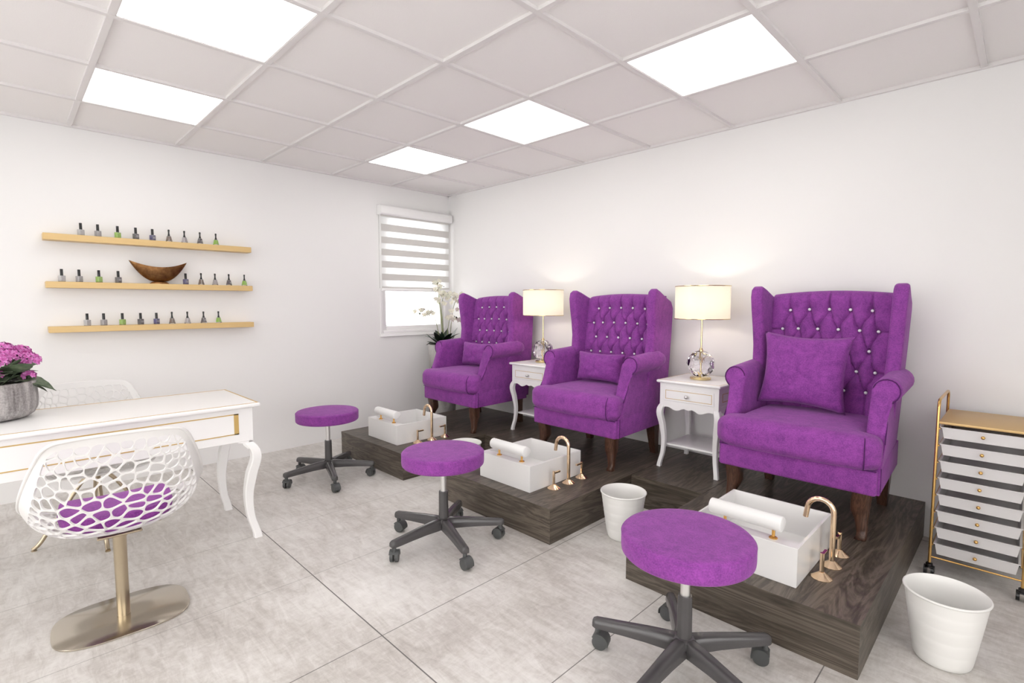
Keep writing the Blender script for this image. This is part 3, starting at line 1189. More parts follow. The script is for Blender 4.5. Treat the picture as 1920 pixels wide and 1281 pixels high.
bn = build_bin()
bn.location = (4.242, -1.158, 0.001)
tag(bn, 'round white ribbed waste bin on the floor right of the platform, nearest the viewer', 'bin', 'white waste bins')
for (x, y, lab) in ((2.93, -1.135, 'round white ribbed waste bin in the notch between the nearest and middle basins'),
                    (1.60, -1.12, 'white waste bin mostly hidden behind the middle stool')):
    c = bn.copy()
    C.objects.link(c)
    c.location = (x, y, 0.001)
    c['label'] = lab


# ------------------------------------------------------------------ rolling stools
def build_stool():
    t = thing('rolling_stool', 'x', 'stool', (0, 0, 0), 0, 'round purple rolling stools')
    bm = bmesh.new()
    lathe(bm, [(0.19, 0.417), (0.204, 0.418), (0.2085, 0.423), (0.2098, 0.435), (0.2098, 0.472), (0.2082, 0.479), (0.203, 0.4845), (0.190, 0.487), (0.12, 0.489), (0.01, 0.490)], 72)
    seat = mk('seat', bm, 'velvet', t, angle=60)
    bm = bmesh.new()
    pts = [(0.2088 * math.cos(2 * PI * k / 72), 0.2088 * math.sin(2 * PI * k / 72), 0.4768) for k in range(73)]
    tube(bm, pts, 0.0016, 5)
    mk('piping', bm, 'velvet', seat)
    bm = bmesh.new()
    box(bm, -0.07, 0.07, -0.07, 0.07, 0.408, 0.4172, 0.004, 1)
    lathe(bm, [(0.03, 0.385), (0.036, 0.408)], 20)
    mk('mounting_plate', bm, 'grey_plastic', t)
    bm = bmesh.new()
    lathe(bm, [(0.0155, 0.25), (0.0155, 0.39)], 20)
    mk('gas_lift', bm, 'steel', t)
    bm = bmesh.new()
    n = 32
    rings = []
    for z, r in ((0.085, 0.030), (0.10, 0.026), (0.13, 0.024), (0.268, 0.0225), (0.274, 0.021)):
        rings.append([((r + (0.0012 if i % 4 < 2 else 0)) * math.cos(2 * PI * i / n), (r + (0.0012 if i % 4 < 2 else 0)) * math.sin(2 * PI * i / n), z) for i in range(n)])
    loft(bm, rings)
    mk('column_sleeve', bm, 'grey_plastic', t, angle=30)
    bm = bmesh.new()
    lathe(bm, [(0.034, 0.078), (0.044, 0.084), (0.044, 0.112), (0.036, 0.128), (0.026, 0.134)], 30)
    hub = mk('hub', bm, 'grey_plastic', t)
    for k in range(5):
        a = math.radians(54 + 72 * k)
        ca, sa = math.cos(a), math.sin(a)
        bm = bmesh.new()
        rings = []
        for (d, hw, zb_, zt) in ((0.02, 0.028, 0.082, 0.132), (0.06, 0.026, 0.082, 0.131), (0.12, 0.0235, 0.083, 0.127), (0.20, 0.0215, 0.081, 0.119), (0.27, 0.0205, 0.078, 0.112), (0.302, 0.0195, 0.077, 0.109), (0.314, 0.014, 0.079, 0.104)):
            sec = [(-hw, zb_), (hw, zb_), (hw * 0.98, zb_ + (zt - zb_) * 0.55), (hw * 0.72, zt - 0.004), (hw * 0.45, zt), (-hw * 0.45, zt), (-hw * 0.72, zt - 0.004), (-hw * 0.98, zb_ + (zt - zb_) * 0.55)]
            rings.append([(d * ca - s_ * sa, d * sa + s_ * ca, z) for s_, z in sec])
        loft(bm, rings)
        bmesh.ops.bevel(bm, geom=bm.edges[:], offset=0.002, segments=1, affect='EDGES', clamp_overlap=True)
        arm = mk('base_arm', bm, 'grey_plastic', t, angle=45)
        # caster
        bm = bmesh.new()
        sw = a + (0.9, -0.6, 1.6, 2.4, -1.3)[k]
        cx_, cy_ = 0.296 * ca, 0.296 * sa
        ax = Vector((math.cos(sw), math.sin(sw), 0))
        tx = Vector((-ax.y, ax.x, 0))
        cc = Vector((cx_, cy_, 0.0275)) + tx * 0.010
        for sgn in (-1, 1):
            p0 = cc + ax * (sgn * 0.004)
            p1 = cc + ax * (sgn * 0.021)
            mid = cc + ax * (sgn * 0.0195)
            tube(bm, [p0, p0 + ax * sgn * 0.001, mid, p1], 0.026, 22, rads=[0.023, 0.0268, 0.0268, 0.022])
        # hood
        rings = []
        for q in range(11):
            an = PI * (-0.08 + 0.9 * q / 10)
            wv_ = 0.0225
            pr_ = cc + tx * (0.0315 * math.cos(an)) + Vector((0, 0, 0.0315 * math.sin(an)))
            pi_ = cc + tx * (0.0275 * math.cos(an)) + Vector((0, 0, 0.0275 * math.sin(an)))
            rings.append([pr_ - ax * wv_, pr_ + ax * wv_, pi_ + ax * wv_, pi_ - ax * wv_])
        loft(bm, rings)
        tube(bm, [(cx_, cy_, 0.050), (cx_, cy_, 0.082)], 0.0105, 12)
        mk('caster', bm, 'caster', arm, angle=40)
    return t


st = build_stool()
st.location = (3.641, -1.866, 0.0)
st['label'] = 'nearest purple round rolling stool, in front of the nearest basin'
dup(st, (2.317, -1.855, 0), 'middle purple round rolling stool, in front of the middle basin')
dup(st, (0.955, -1.833, 0), 'farthest purple round rolling stool, in front of the far basin')


# ------------------------------------------------------------------ gold drawer trolley
t = thing('drawer_trolley', 'gold framed rolling trolley with eight white drawers at the right edge', 'trolley', (4.284, -0.29, 0))
hx = 0.151
for sx in (-1, 1):
    bm = bmesh.new()
    pts = [(sx * hx, -0.192, 0.05), (sx * hx, -0.192, 0.77)]
    for k in range(1, 6):
        a = PI / 2 * k / 5
        pts.append((sx * hx, -0.192 + 0.035 * (1 - math.cos(a)), 0.77 + 0.035 * math.sin(a)))
    for k in range(0, 6):
        a = PI / 2 * k / 5
        pts.append((sx * hx, 0.157 + 0.035 * math.sin(a), 0.77 + 0.035 * math.cos(a)))
    pts.append((sx * hx, 0.192, 0.05))
    tube(bm, pts, 0.0062, 10)
    fr = mk('side_frame', bm, 'trolley_frame', t, angle=50)
    for k in range(8):
        z = 0.678 - 0.0762 * k
        bm = bmesh.new()
        tube(bm, [(sx * (hx - 0.007), -0.192, z), (sx * (hx - 0.007), 0.192, z)], 0.003, 8)
        mk('drawer_rail', bm, 'trolley_frame', fr, angle=50)
for y in (-0.192, 0.192):
    bm = bmesh.new()
    tube(bm, [(-hx, y, 0.088), (hx, y, 0.088)], 0.004, 8)
    mk('cross_bar', bm, 'trolley_frame', t, angle=50)
bm = bmesh.new()
box(bm, -hx + 0.004, hx - 0.004, -0.198, 0.192, 0.700, 0.712, 0.003, 2)
mk('top_shelf', bm, 'trolley_top', t)
for k in range(8):
    z = 0.687 - 0.0762 * k
    bm = bmesh.new()
    a, b = 0.136, 0.128
    h = 0.05
    outer_t = [(-a, -0.19), (a, -0.19), (a, 0.18), (-a, 0.18)]
    ti = 0.003
    rings = []

    def rr(e, sh, zz):
        return [(-a + e + sh, -0.19 + e + sh * 0.6, zz), (a - e - sh, -0.19 + e + sh * 0.6, zz), (a - e - sh, 0.18 - e - sh * 0.6, zz), (-a + e + sh, 0.18 - e - sh * 0.6, zz)]
    rings = [rr(0, 0.008, z - h), rr(0, 0, z - 0.003), rr(-0.005, 0, z - 0.003), rr(-0.005, 0, z), rr(ti, 0, z), rr(ti, 0.008, z - h + ti)]
    loft(bm, rings)
    dr = mk('drawer', bm, 'drawer_plastic', t, angle=30)
    bm = bmesh.new()
    knob(bm, (0, -0.200, z - 0.023), 0.0075, (0, -1, 0))
    mk('knob', bm, 'trolley_frame', dr, angle=60)
for sx in (-1, 1):
    for y in (-0.192, 0.192):
        bm = bmesh.new()
        for q in (-0.013, 0.013):
            tube(bm, [(sx * hx + q - 0.006, y + 0.006, 0.0225), (sx * hx + q + 0.006, y + 0.006, 0.0225)], 0.0215, 20)
        lathe(bm, [(0.013, 0.036), (0.013, 0.056), (0.008, 0.06)], 14, (sx * hx, y, 0))
        box(bm, sx * hx - 0.014, sx * hx + 0.014, y - 0.016, y + 0.022, 0.036, 0.044, 0.003, 1)
        mk('caster', bm, 'black', t, angle=40)

# ------------------------------------------------------------------ wall shelves
SHF = []
for (z0, z1, lab) in ((1.630, 1.671, 'top gold wall shelf, above the copper bowl'), (1.333, 1.3725, 'middle gold wall shelf, carrying the copper bowl'), (1.051, 1.0895, 'bottom gold wall shelf, under the copper bowl shelf')):
    bm = bmesh.new()
    box(bm, 0.0008, 0.10, -3.217, -2.016, z0, z1, 0.0015, 1)
    o = mk('wall_shelf', bm, 'shelf')
    # origin to its base corner
    tag(o, lab, 'shelf', 'gold wall shelves')
    SHF.append(z1)

# nail polish bottles
COL = [('frosty clear', (0.70, 0.69, 0.70)), ('silver grey', (0.52, 0.50, 0.51)), ('lime green', (0.42, 0.72, 0.08)), ('charcoal', (0.10, 0.085, 0.10)), ('blue violet', (0.07, 0.06, 0.25)),
       ('bronze brown', (0.20, 0.12, 0.07)), ('pale pink grey', (0.55, 0.50, 0.51)), ('plum black', (0.07, 0.045, 0.06)), ('lime green', (0.38, 0.70, 0.05))]
PM = [base_mat('polish ' + str(k), c, 0.15, Coat_Weight=0.8) for k, (_, c) in enumerate(COL)]
LM = base_mat('bottle print', (0.55, 0.53, 0.55), 0.5)


def build_bottle(k):
    t = thing('nail_polish_bottle', 'x', 'nail polish', (0, 0, 0), 0, 'nail polish bottles on the gold shelves')
    t.rotation_euler = (0, 0, 0.62)
    flared = k >= 5
    bm = bmesh.new()
    gm = bmesh.new()
    if not flared:
        box(bm, -0.0118, 0.0118, -0.0140, 0.0140, 0.003, 0.0375, 0.002, 1)
        box(gm, -0.0125, 0.0125, -0.0148, 0.0148, 0.0005, 0.039, 0.003, 2)
    else:
        for b_, a0, a1, z0, z1 in ((bm, 0.0158, 0.0098, 0.006, 0.0385), (gm, 0.0175, 0.0105, 0.0005, 0.04)):
            loft(b_, [[(i * a0, j * a0, z0) for i, j in ((-0.7, -1), (0.7, -1), (1, -0.7), (1, 0.7), (0.7, 1), (-0.7, 1), (-1, 0.7), (-1, -0.7))],
                      [(i * (a0 + a1) / 2.05, j * (a0 + a1) / 2.05, (z0 + z1) / 2) for i, j in ((-0.7, -1), (0.7, -1), (1, -0.7), (1, 0.7), (0.7, 1), (-0.7, 1), (-1, 0.7), (-1, -0.7))],
                      [(i * a1, j * a1, z1) for i, j in ((-0.7, -1), (0.7, -1), (1, -0.7), (1, 0.7), (0.7, 1), (-0.7, 1), (-1, 0.7), (-1, -0.7))]])
    g_ = mk('bottle_glass', gm, 'bottle_glass', t, angle=35)
    mk('polish', bm, PM[k], g_, angle=35)
    bm = bmesh.new()
    if not flared:
        lathe(bm, [(0.0078, 0.0395), (0.0078, 0.079), (0.0070, 0.0803)], 16)
    else:
        lathe(bm, [(0.0085, 0.040), (0.0078, 0.044), (0.0050, 0.056), (0.0046, 0.068), (0.0062, 0.078), (0.0060, 0.084), (0.0040, 0.0865)], 16)
    mk('cap', bm, 'black', t, angle=40)
    if k in (0, 3, 4, 7):
        bm = bmesh.new()
        for zz in (0.016, 0.024):
            box(bm, 0.0126 if not flared else 0.0142, 0.0131 if not flared else 0.0147, -0.009, 0.009, zz, zz + 0.003)
        mk('print', bm, LM, t, angle=None)
    return t


rowsY = [[-3.031, -2.945, -2.841, -2.742, -2.647, -2.550, -2.455, -2.356, -2.251],
         [-3.138, -3.053, -2.953, -2.851, -2.459, -2.360, -2.268, -2.173, -2.063],
         [-3.026, -2.941, -2.841, -2.740, -2.648, -2.555, -2.459, -2.355, -2.255]]
names = ['top', 'middle', 'bottom']
for k in range(9):
    proto = build_bottle(k)
    for r in range(3):
        lab = '%s bottle of %s nail polish with black cap on the %s gold shelf' % ('flared' if k >= 5 else 'square', COL[k][0], names[r])
        if r == 0:
            proto.location = (0.062, rowsY[0][k], SHF[0])
            proto['label'] = lab
        else:
            dup(proto, (0.062, rowsY[r][k], SHF[r]), lab)

# copper boat bowl
bm = bmesh.new()
n1_, n2_ = 41, 13
grid = []
L_, Wd, Hh = 0.172, 0.042, 0.158
for i in range(n1_):
    u = -1 + 2 * i / (n1_ - 1)
    row = []
    top = 0.116 + 0.042 * abs(u) ** 2.0
    bot = 0.012 + (0.158 - 0.012) * abs(u) ** 2.3
    wd = Wd * math.sqrt(max(0, 1 - abs(u) ** 2.2)) + 0.0006
    for j in range(n2_):
        v_ = -1 + 2 * j / (n2_ - 1)
        ang = v_ * PI / 2
        y = u * L_
        x = wd * math.sin(ang)
        z = top - (top - bot) * math.cos(ang) ** 0.8
        row.append(bm.verts.new((x, y, z)))
    grid.append(row)
for i in range(n1_ - 1):
    for j in range(n2_ - 1):
        bm.faces.new((grid[i][j], grid[i + 1][j], grid[i + 1][j + 1], grid[i][j + 1]))
bmesh.ops.solidify(bm, geom=bm.faces[:], thickness=0.003)
bowl = thing('boat_bowl', 'hammered copper boat shaped bowl on the middle gold shelf', 'bowl', (0.052, -2.617, SHF[1]))
mk('bowl_shell', bm, 'bowl', bowl, angle=60, recalc=False)
bm = bmesh.new()
lathe(bm, [(0.034, 0.0), (0.034, 0.004), (0.026, 0.014)], 28, (0, 0, 0.0), sy=1.7, sx=0.9)
mk('foot', bm, 'bowl', bowl)

# ------------------------------------------------------------------ desk
DY0, DY1, DX0, DX1, DZ = -3.95, -2.488, 1.022, 1.602, 0.722
t = thing('manicure_desk', 'long white desk with gold lines and curved legs along the left', 'desk', (1.31, -3.2, 0))
ox, oy = 1.31, -3.2
bm = bmesh.new()
box(bm, DX0 - ox, DX1 - ox, DY0 - oy, DY1 - oy, DZ - 0.022, DZ, 0.009, 4)
top = mk('desktop', bm, 'gloss_white', t)
bm = bmesh.new()
frame_rect_z(bm, DX0 - ox + 0.009, DX1 - ox - 0.009, DY0 - oy + 0.009, DY1 - oy - 0.009, DZ + 0.0004, 0.007)
mk('gold_line', bm, 'gold_leaf', top, angle=None)
bm = bmesh.new()
box(bm, DX0 - ox + 0.035, DX1 - ox - 0.034, DY0 - oy + 0.03, DY1 - oy - 0.03, DZ - 0.20, DZ - 0.022, 0.003, 1)
body = mk('body', bm, 'gloss_white', t)
fx = DX1 - ox - 0.034
bm = bmesh.new()
y0, y1 = DY0 - oy + 0.10, -2.588 - oy
z0, z1 = 0.565, 0.672
box(bm, fx - 0.004, fx + 0.0012, y0, y1, z0, z1, 0.0008, 1)
dr = mk('drawer_front', bm, 'gloss_white', t)
bm = bmesh.new()
for q in ((y0, y1, z0, z0 + 0.005), (y0, y1, z1 - 0.005, z1)):
    box(bm, fx, fx + 0.002, *q)
for q in ((y0, y0 + 0.022, z0, z1), (y1 - 0.022, y1, z0, z1)):
    box(bm, fx, fx + 0.002, *q)
mk('gold_line', bm, 'gold_leaf', dr, angle=None)
for yc, sy in ((-2.542 - oy, 1), (DY0 + 0.054 - oy, -1)):
    for xc, sx in ((1.548 - ox, 1), (1.077 - ox, -1)):
        bm = bmesh.new()
        cabriole(bm, xc, yc, sx * 0.55, sy, 0.515, 0.024, 0.0185, 0.032, 0.028)
        mk('leg', bm, 'gloss_white', t, angle=40)
for xx in (fx - 0.012,):
    for yc, sy in ((-2.542 - oy, -1), (DY0 + 0.054 - oy, 1)):
        bm = bmesh.new()
        pl = [(0, 0.0), (sy * 0.055, 0.0), (sy * 0.05, -0.006), (sy * 0.032, -0.008), (sy * 0.026, -0.022), (sy * 0.012, -0.036), (0, -0.045)]
        prism(bm, pl, lambda a, b, d: (xx + d, yc + a, 0.523 + b), 0, 0.012)
        mk('corner_bracket', bm, 'gloss_white', t, angle=40)


# ------------------------------------------------------------------ perforated shell chairs
def build_shell_mesh():
    rnd = random.Random(11)
    Wp, Lp = 0.56, 0.86        # parameter sheet in metres (u across, v along)
    rim = 0.05

    def inrect(x, y, m_):
        return m_ < x < Wp - m_ and m_ < y < Lp - m_
    pts = []
    tries = 0
    while tries < 9000:
        tries += 1
        x, y = rnd.uniform(rim, Wp - rim), rnd.uniform(rim, Lp - rim)
        dmin = rnd.choice((0.028, 0.035, 0.044, 0.054))
        if all((x - a) ** 2 + (y - b) ** 2 > dmin * dmin for a, b in pts):
            pts.append((x, y))
    x0, x1, y0, y1 = rim, Wp - rim, rim, Lp - rim + 0.008
    rc = 0.07
    clipb = []
    for cx_, cy_, a0 in ((x1 - rc, y0 + rc, -PI / 2), (x1 - rc, y1 - rc, 0), (x0 + rc, y1 - rc, PI / 2), (x0 + rc, y0 + rc, PI)):
        for k in range(6):
            a = a0 + PI / 2 * k / 5
            clipb.append((cx_ + rc * math.cos(a), cy_ + rc * math.sin(a)))

    def clip(poly, nx_, ny_, c_):
        out = []
        for i in range(len(poly)):
            p, q = poly[i], poly[(i + 1) % len(poly)]
            dp, dq = p[0] * nx_ + p[1] * ny_ - c_, q[0] * nx_ + q[1] * ny_ - c_
            if dp <= 0:
                out.append(p)
            if (dp < 0 < dq) or (dq < 0 < dp):
                s_ = dp / (dp - dq)
                out.append((p[0] + (q[0] - p[0]) * s_, p[1] + (q[1] - p[1]) * s_))
        return out
    holes = []
    for i, (px, py) in enumerate(pts):
        poly = list(clipb)
        near = sorted(range(len(pts)), key=lambda j: (pts[j][0] - px) ** 2 + (pts[j][1] - py) ** 2)[1:16]
        for j in near:
            qx, qy = pts[j]
            nx_, ny_ = qx - px, qy - py
            L = math.hypot(nx_, ny_)
            nx_, ny_ = nx_ / L, ny_ / L
            c_ = (px + qx) / 2 * nx_ + (py + qy) / 2 * ny_ - 0.0019
            poly = clip(poly, nx_, ny_, c_)
            if len(poly) < 3:
                break
        if len(poly) < 3:
            continue
        # drop very short edges
        q = []
        for p in poly:
            if not q or math.hypot(p[0] - q[-1][0], p[1] - q[-1][1]) > 0.003:
                q.append(p)
        if len(q) > 2 and math.hypot(q[0][0] - q[-1][0], q[0][1] - q[-1][1]) < 0.003:
            q.pop()
        if len(q) < 3:
            continue
        ar = 0.5 * sum(q[k][0] * q[(k + 1) % len(q)][1] - q[(k + 1) % len(q)][0] * q[k][1] for k in range(len(q)))
        if abs(ar) < 6e-5:
            continue
        for _ in range(2):
            nq = []
            for k in range(len(q)):
                a, b = q[k], q[(k + 1) % len(q)]
                nq += [(a[0] * 0.78 + b[0] * 0.22, a[1] * 0.78 + b[1] * 0.22), (a[0] * 0.22 + b[0] * 0.78, a[1] * 0.22 + b[1] * 0.78)]
            q = nq
        holes.append(q)
    verts, edges, faces = [], [], []
    RC = 0.085
    outl = []
    for cx_, cy_, a0 in ((Wp - RC, RC, -PI / 2), (Wp - RC, Lp - RC, 0), (RC, Lp - RC, PI / 2), (RC, RC, PI)):
        for k in range(9):
            a = a0 + PI / 2 * k / 8
            outl.append((cx_ + RC * math.cos(a), cy_ + RC * math.sin(a)))
    fine = []
    for k in range(len(outl)):
        a, b = outl[k], outl[(k + 1) % len(outl)]
        L = math.hypot(b[0] - a[0], b[1] - a[1])
        m_ = max(1, int(L / 0.018))
        for q in range(m_):
            fine.append((a[0] + (b[0] - a[0]) * q / m_, a[1] + (b[1] - a[1]) * q / m_))
    cxm, cym = Wp / 2, Lp / 2
    base = len(verts)
    verts += [Vector(p) for p in fine]
    edges += [(base + k, base + (k + 1) % len(fine)) for k in range(len(fine))]
    ring_face = list(range(base, base + len(fine)))
    for f_ in (0.975, 0.95, 0.925):
        verts += [Vector((cxm + (p[0] - cxm) * (1 - (1 - f_) * 0.75), cym + (p[1] - cym) * (1 - (1 - f_) * 0.55))) for p in fine[::1]]
    faces = [ring_face]
    for q in holes:
        b0 = len(verts)
        verts += [Vector(p) for p in q]
        faces.append(list(range(b0, b0 + len(q))))
    ov, oe, of, orv, ore, orf = geometry.delaunay_2d_cdt(verts, edges, faces, 1, 1e-6)
    bm = bmesh.new()
    CT = [(0.0, 0.225, 0.385), (0.08, 0.20, 0.378), (0.30, 0.06, 0.358), (0.45, -0.06, 0.362), (0.56, -0.155, 0.405), (0.66, -0.215, 0.485), (0.80, -0.255, 0.62), (1.0, -0.300, 0.792)]
    ED = [(0.0, 0.205, 0.41, 0.215), (0.15, 0.165, 0.435, 0.245), (0.32, 0.08, 0.462, 0.268), (0.48, -0.02, 0.512, 0.276), (0.62, -0.125, 0.583, 0.266), (0.78, -0.215, 0.68, 0.236), (1.0, -0.285, 0.775, 0.196)]

    def surf(p):
        u = (p[0] / Wp) * 2 - 1
        v_ = p[1] / Lp
        cf, cz = interp(CT, v_)
        ef, ez, ew = interp(ED, v_)
        k = abs(u) ** 2.3
        return (ew * math.sin(u * PI / 2 * 0.86) / math.sin(PI / 2 * 0.86), cf + (ef - cf) * k, cz + (ez - cz) * k)
    bv = [bm.verts.new(surf(p)) for p in ov]
    for f_, o_ in zip(of, orf):
        if any(k > 0 for k in o_) or 0 not in o_:
            continue
        try:
            bm.faces.new([bv[k] for k in f_])
        except ValueError:
            pass
    loose = [v_ for v_ in bm.verts if not v_.link_faces]
    bmesh.ops.delete(bm, geom=loose, context='VERTS')
    bmesh.ops.recalc_face_normals(bm, faces=bm.faces)
    bmesh.ops.solidify(bm, geom=bm.faces[:], thickness=0.0075)
    # rolled outer rim
    loop = [surf(p) for p in fine] + [surf(fine[0])]
    tube(bm, loop, 0.006, 8, cap=False)
    return bm


def build_shell_chair(kind):
    t = thing('shell_chair', 'x', 'chair', (0, 0, 0), 0, 'white perforated shell chairs')
    sh = mk('shell', build_shell_mesh(), 'plastic_white', t, angle=50, recalc=False)
    # seat pad
    if kind == 'pedestal':
        bm = bmesh.new()
        rings = []
        for (sc_, z) in ((0.80, 0.378), (0.97, 0.384), (1.0, 0.408), (0.97, 0.436), (0.85, 0.447), (0.5, 0.452), (0.05, 0.453)):
            rr = []
            for k in range(40):
                a = 2 * PI * k / 40
                c_, s_ = math.cos(a), math.sin(a)
                x = 0.178 * sc_ * math.copysign(abs(c_) ** 0.6, c_)
                y = 0.02 + 0.165 * sc_ * math.copysign(abs(s_) ** 0.6, s_)
                zz = z + 0.10 * abs(x / 0.178) ** 2.6 * 0.35
                if y < -0.08:
                    zz += (-(y + 0.08)) ** 1.5 * 1.0
                rr.append((x, y, zz + 0.004))
            rings.append(rr)
        loft(bm, rings)
        mk('seat_pad', bm, 'velvet', t, angle=60)['label'] = 'purple seat pad'
    if kind == 'pedestal':
        bm = bmesh.new()
        rings = []
        for (sc_, z) in ((0.985, 0.0), (1.0, 0.002), (1.0, 0.008), (0.985, 0.0105), (0.3, 0.0125), (0.02, 0.0125)):
            rr = []
            for k in range(72):
                a = 2 * PI * k / 72
                c_, s_ = math.cos(a), math.sin(a)
                rr.append((0.218 * sc_ * math.copysign(abs(c_) ** 0.62, c_), 0.168 * sc_ * math.copysign(abs(s_) ** 0.66, s_), z * 0.7))
            rings.append(rr)
        loft(bm, rings)
        mk('base_plate', bm, 'bronze_plate', t)
        bm = bmesh.new()
        lathe(bm, [(0.0215, 0.008), (0.0215, 0.17), (0.0225, 0.32), (0.028, 0.338), (0.028, 0.352)], 32)
        mk('pedestal', bm, 'bronze', t)
        bm = bmesh.new()
        box(bm, -0.07, 0.07, -0.05, 0.05, 0.342, 0.352, 0.003, 1)
        mk('seat_bracket', bm, 'bronze', t)
    else:
        for k in range(4):
            a = PI / 2 * k
            ca, sa = math.cos(a), math.sin(a)
            bm = bmesh.new()
            P_ = [(0.018, 0.348), (0.06, 0.315), (0.13, 0.20), (0.205, 0.085), (0.238, 0.03), (0.262, 0.011), (0.268, 0.008)]
            tube(bm, smooth_path([(d * ca, d * sa, z) for d, z in P_], 2), 0.01, 12)
            lathe(bm, [(0.012, 0.0), (0.012, 0.005)], 12, (0.262 * ca, 0.262 * sa, 0))
            mk('leg', bm, 'bronze', t, angle=50)
        bm = bmesh.new()
        lathe(bm, [(0.03, 0.325), (0.04, 0.34), (0.06, 0.352)], 24)
        mk('hub', bm, 'bronze', t)
    return t


c1 = build_shell_chair('pedestal')
c1.location = (1.925, -3.138, 0)
c1.rotation_euler = (0, 0, PI / 2 - 0.06)
c1['label'] = 'white perforated shell chair on a bronze pedestal plate, in front of the desk'
c2 = build_shell_chair('legs')
c2.location = (0.95, -3.105, 0)
c2.rotation_euler = (0, 0, -PI / 2)
c2['label'] = 'white perforated shell chair behind the desk, against the shelf wall'


# ------------------------------------------------------------------ plants
def leaf_bm(L, Wd, bend, fold=0.25, n=9, ser=0.0, tip=1.0):
    bm = bmesh.new()
    rows_ = []
    for i in range(n + 1):
        a = i / n
        wd = Wd * (math.sin(PI * min(1, a ** 0.8 * 0.97 + 0.03)) ** 0.75) * (1 + ser * math.sin(a * 26))
        x = L * a
        z = bend * a * a
        rows_.append([bm.verts.new((x, -wd / 2, z + fold * wd / 2)), bm.verts.new((x, 0, z)), bm.verts.new((x, wd / 2, z + fold * wd / 2))])
    for i in range(n):
        for j in range(2):
            bm.faces.new((rows_[i][j], rows_[i + 1][j], rows_[i + 1][j + 1], rows_[i][j + 1]))
    bmesh.ops.recalc_face_normals(bm, faces=bm.faces)
    bmesh.ops.solidify(bm, geom=bm.faces[:], thickness=0.0012)
    return bm


def mesh_of(bm, name, mat, angle=60):
    me = bpy.data.meshes.new(name)
    bm.to_mesh(me)
    bm.free()
    me.materials.append(MAT[mat])
    me.polygons.foreach_set('use_smooth', [True] * len(me.polygons))
    me.set_sharp_from_angle(angle=math.radians(angle))
    return me


def inst(name, me, parent, loc, rot=(0, 0, 0), sc=1.0):
    o = bpy.data.objects.new(name, me)
    C.objects.link(o)
    o.parent = parent
    o.location = loc
    o.rotation_euler = rot
    o.scale = (sc, sc, sc)
    return o


# pink kalanchoe-like plant in a streaked grey bowl on the desk
t = thing('potted_flower', 'pink flowering plant in a streaked grey pot on the desk', 'potted plant', (1.165, -3.502, DZ + 0.0015))
bm = bmesh.new()
lathe(bm, [(0.125, 0.0), (0.150, 0.004), (0.170, 0.018), (0.182, 0.045), (0.185, 0.08), (0.183, 0.15), (0.181, 0.162), (0.175, 0.164), (0.171, 0.158), (0.172, 0.14)], 72)
mk('pot', bm, 'stone_pot', t, angle=50)
bm = bmesh.new()
lathe(bm, [(0.17, 0.12), (0.172, 0.142), (0.02, 0.15)], 40)
mk('soil', bm, 'soil', t)
rnd = random.Random(4)
lm = [mesh_of(leaf_bm(0.125, 0.078, b, 0.22, 9, 0.05), 'leaf', 'leaf') for b in (-0.035, -0.015, 0.02)]
for k in range(46):
    ring_ = k % 3
    a = 2 * PI * k / 46 * 3.07 + rnd.uniform(-0.15, 0.15)
    r0 = (0.115, 0.08, 0.10)[ring_] + rnd.uniform(-0.01, 0.01)
    z = (0.168, 0.19, 0.205)[ring_] + rnd.uniform(-0.012, 0.012)
    inst('leaf', lm[k % 3], t, (r0 * math.cos(a), r0 * math.sin(a), z), (rnd.uniform(-0.4, 0.4), -rnd.uniform(-0.15, 0.35) + (0.12 if ring_ == 0 else -0.1), a + rnd.uniform(-0.3, 0.3)), rnd.uniform(0.85, 1.2))


def floret():
    bm = bmesh.new()
    for k in range(5):
        a = 2 * PI * k / 5
        c_ = Vector((0.0065 * math.cos(a), 0.0065 * math.sin(a), 0.001))
        vs = []
        for q in range(8):
            b = 2 * PI * q / 8
            d = Vector((math.cos(a), math.sin(a), 0)) * (0.0062 * math.cos(b)) + Vector((-math.sin(a), math.cos(a), 0)) * (0.0052 * math.sin(b))
            vs.append(bm.verts.new(c_ + d + Vector((0, 0, 0.0022 * math.cos(b)))))
        cv = bm.verts.new(c_ + Vector((0, 0, -0.0005)))
        for q in range(8):
            bm.faces.new((vs[q], vs[(q + 1) % 8], cv))
    bmesh.ops.create_icosphere(bm, subdivisions=1, radius=0.0022, matrix=Matrix.Translation((0, 0, 0.001)))
    return bm


fl = mesh_of(floret(), 'flower', 'pink')
clusters = []
for k in range(18):
    a = k * 2.399963 + 0.6
    r = 0.168 * math.sqrt((k + 0.4) / 18)
    clusters.append(Vector((r * math.cos(a), r * math.sin(a), 0.312 - 2.0 * r * r + rnd.uniform(-0.012, 0.01))))
clusters += [Vector((0.12, 0.05, 0.205)), Vector((0.135, -0.03, 0.20)), Vector((0.04, 0.155, 0.185))]
ff = []
for ci, c_ in enumerate(clusters):
    R0 = 0.043 if ci < 18 else 0.022
    m_ = 36 if ci < 18 else 9
    for k in range(m_):
        zc = 1 - 1.35 * (k + 0.5) / m_
        a = k * 2.399963 + ci
        rr = math.sqrt(max(0, 1 - zc * zc))
        d = Vector((rr * math.cos(a), rr * math.sin(a), zc))
        p = c_ + Vector((d.x * R0, d.y * R0, d.z * R0 * 0.75)) * rnd.uniform(0.9, 1.06)
        ff.append((p, d))
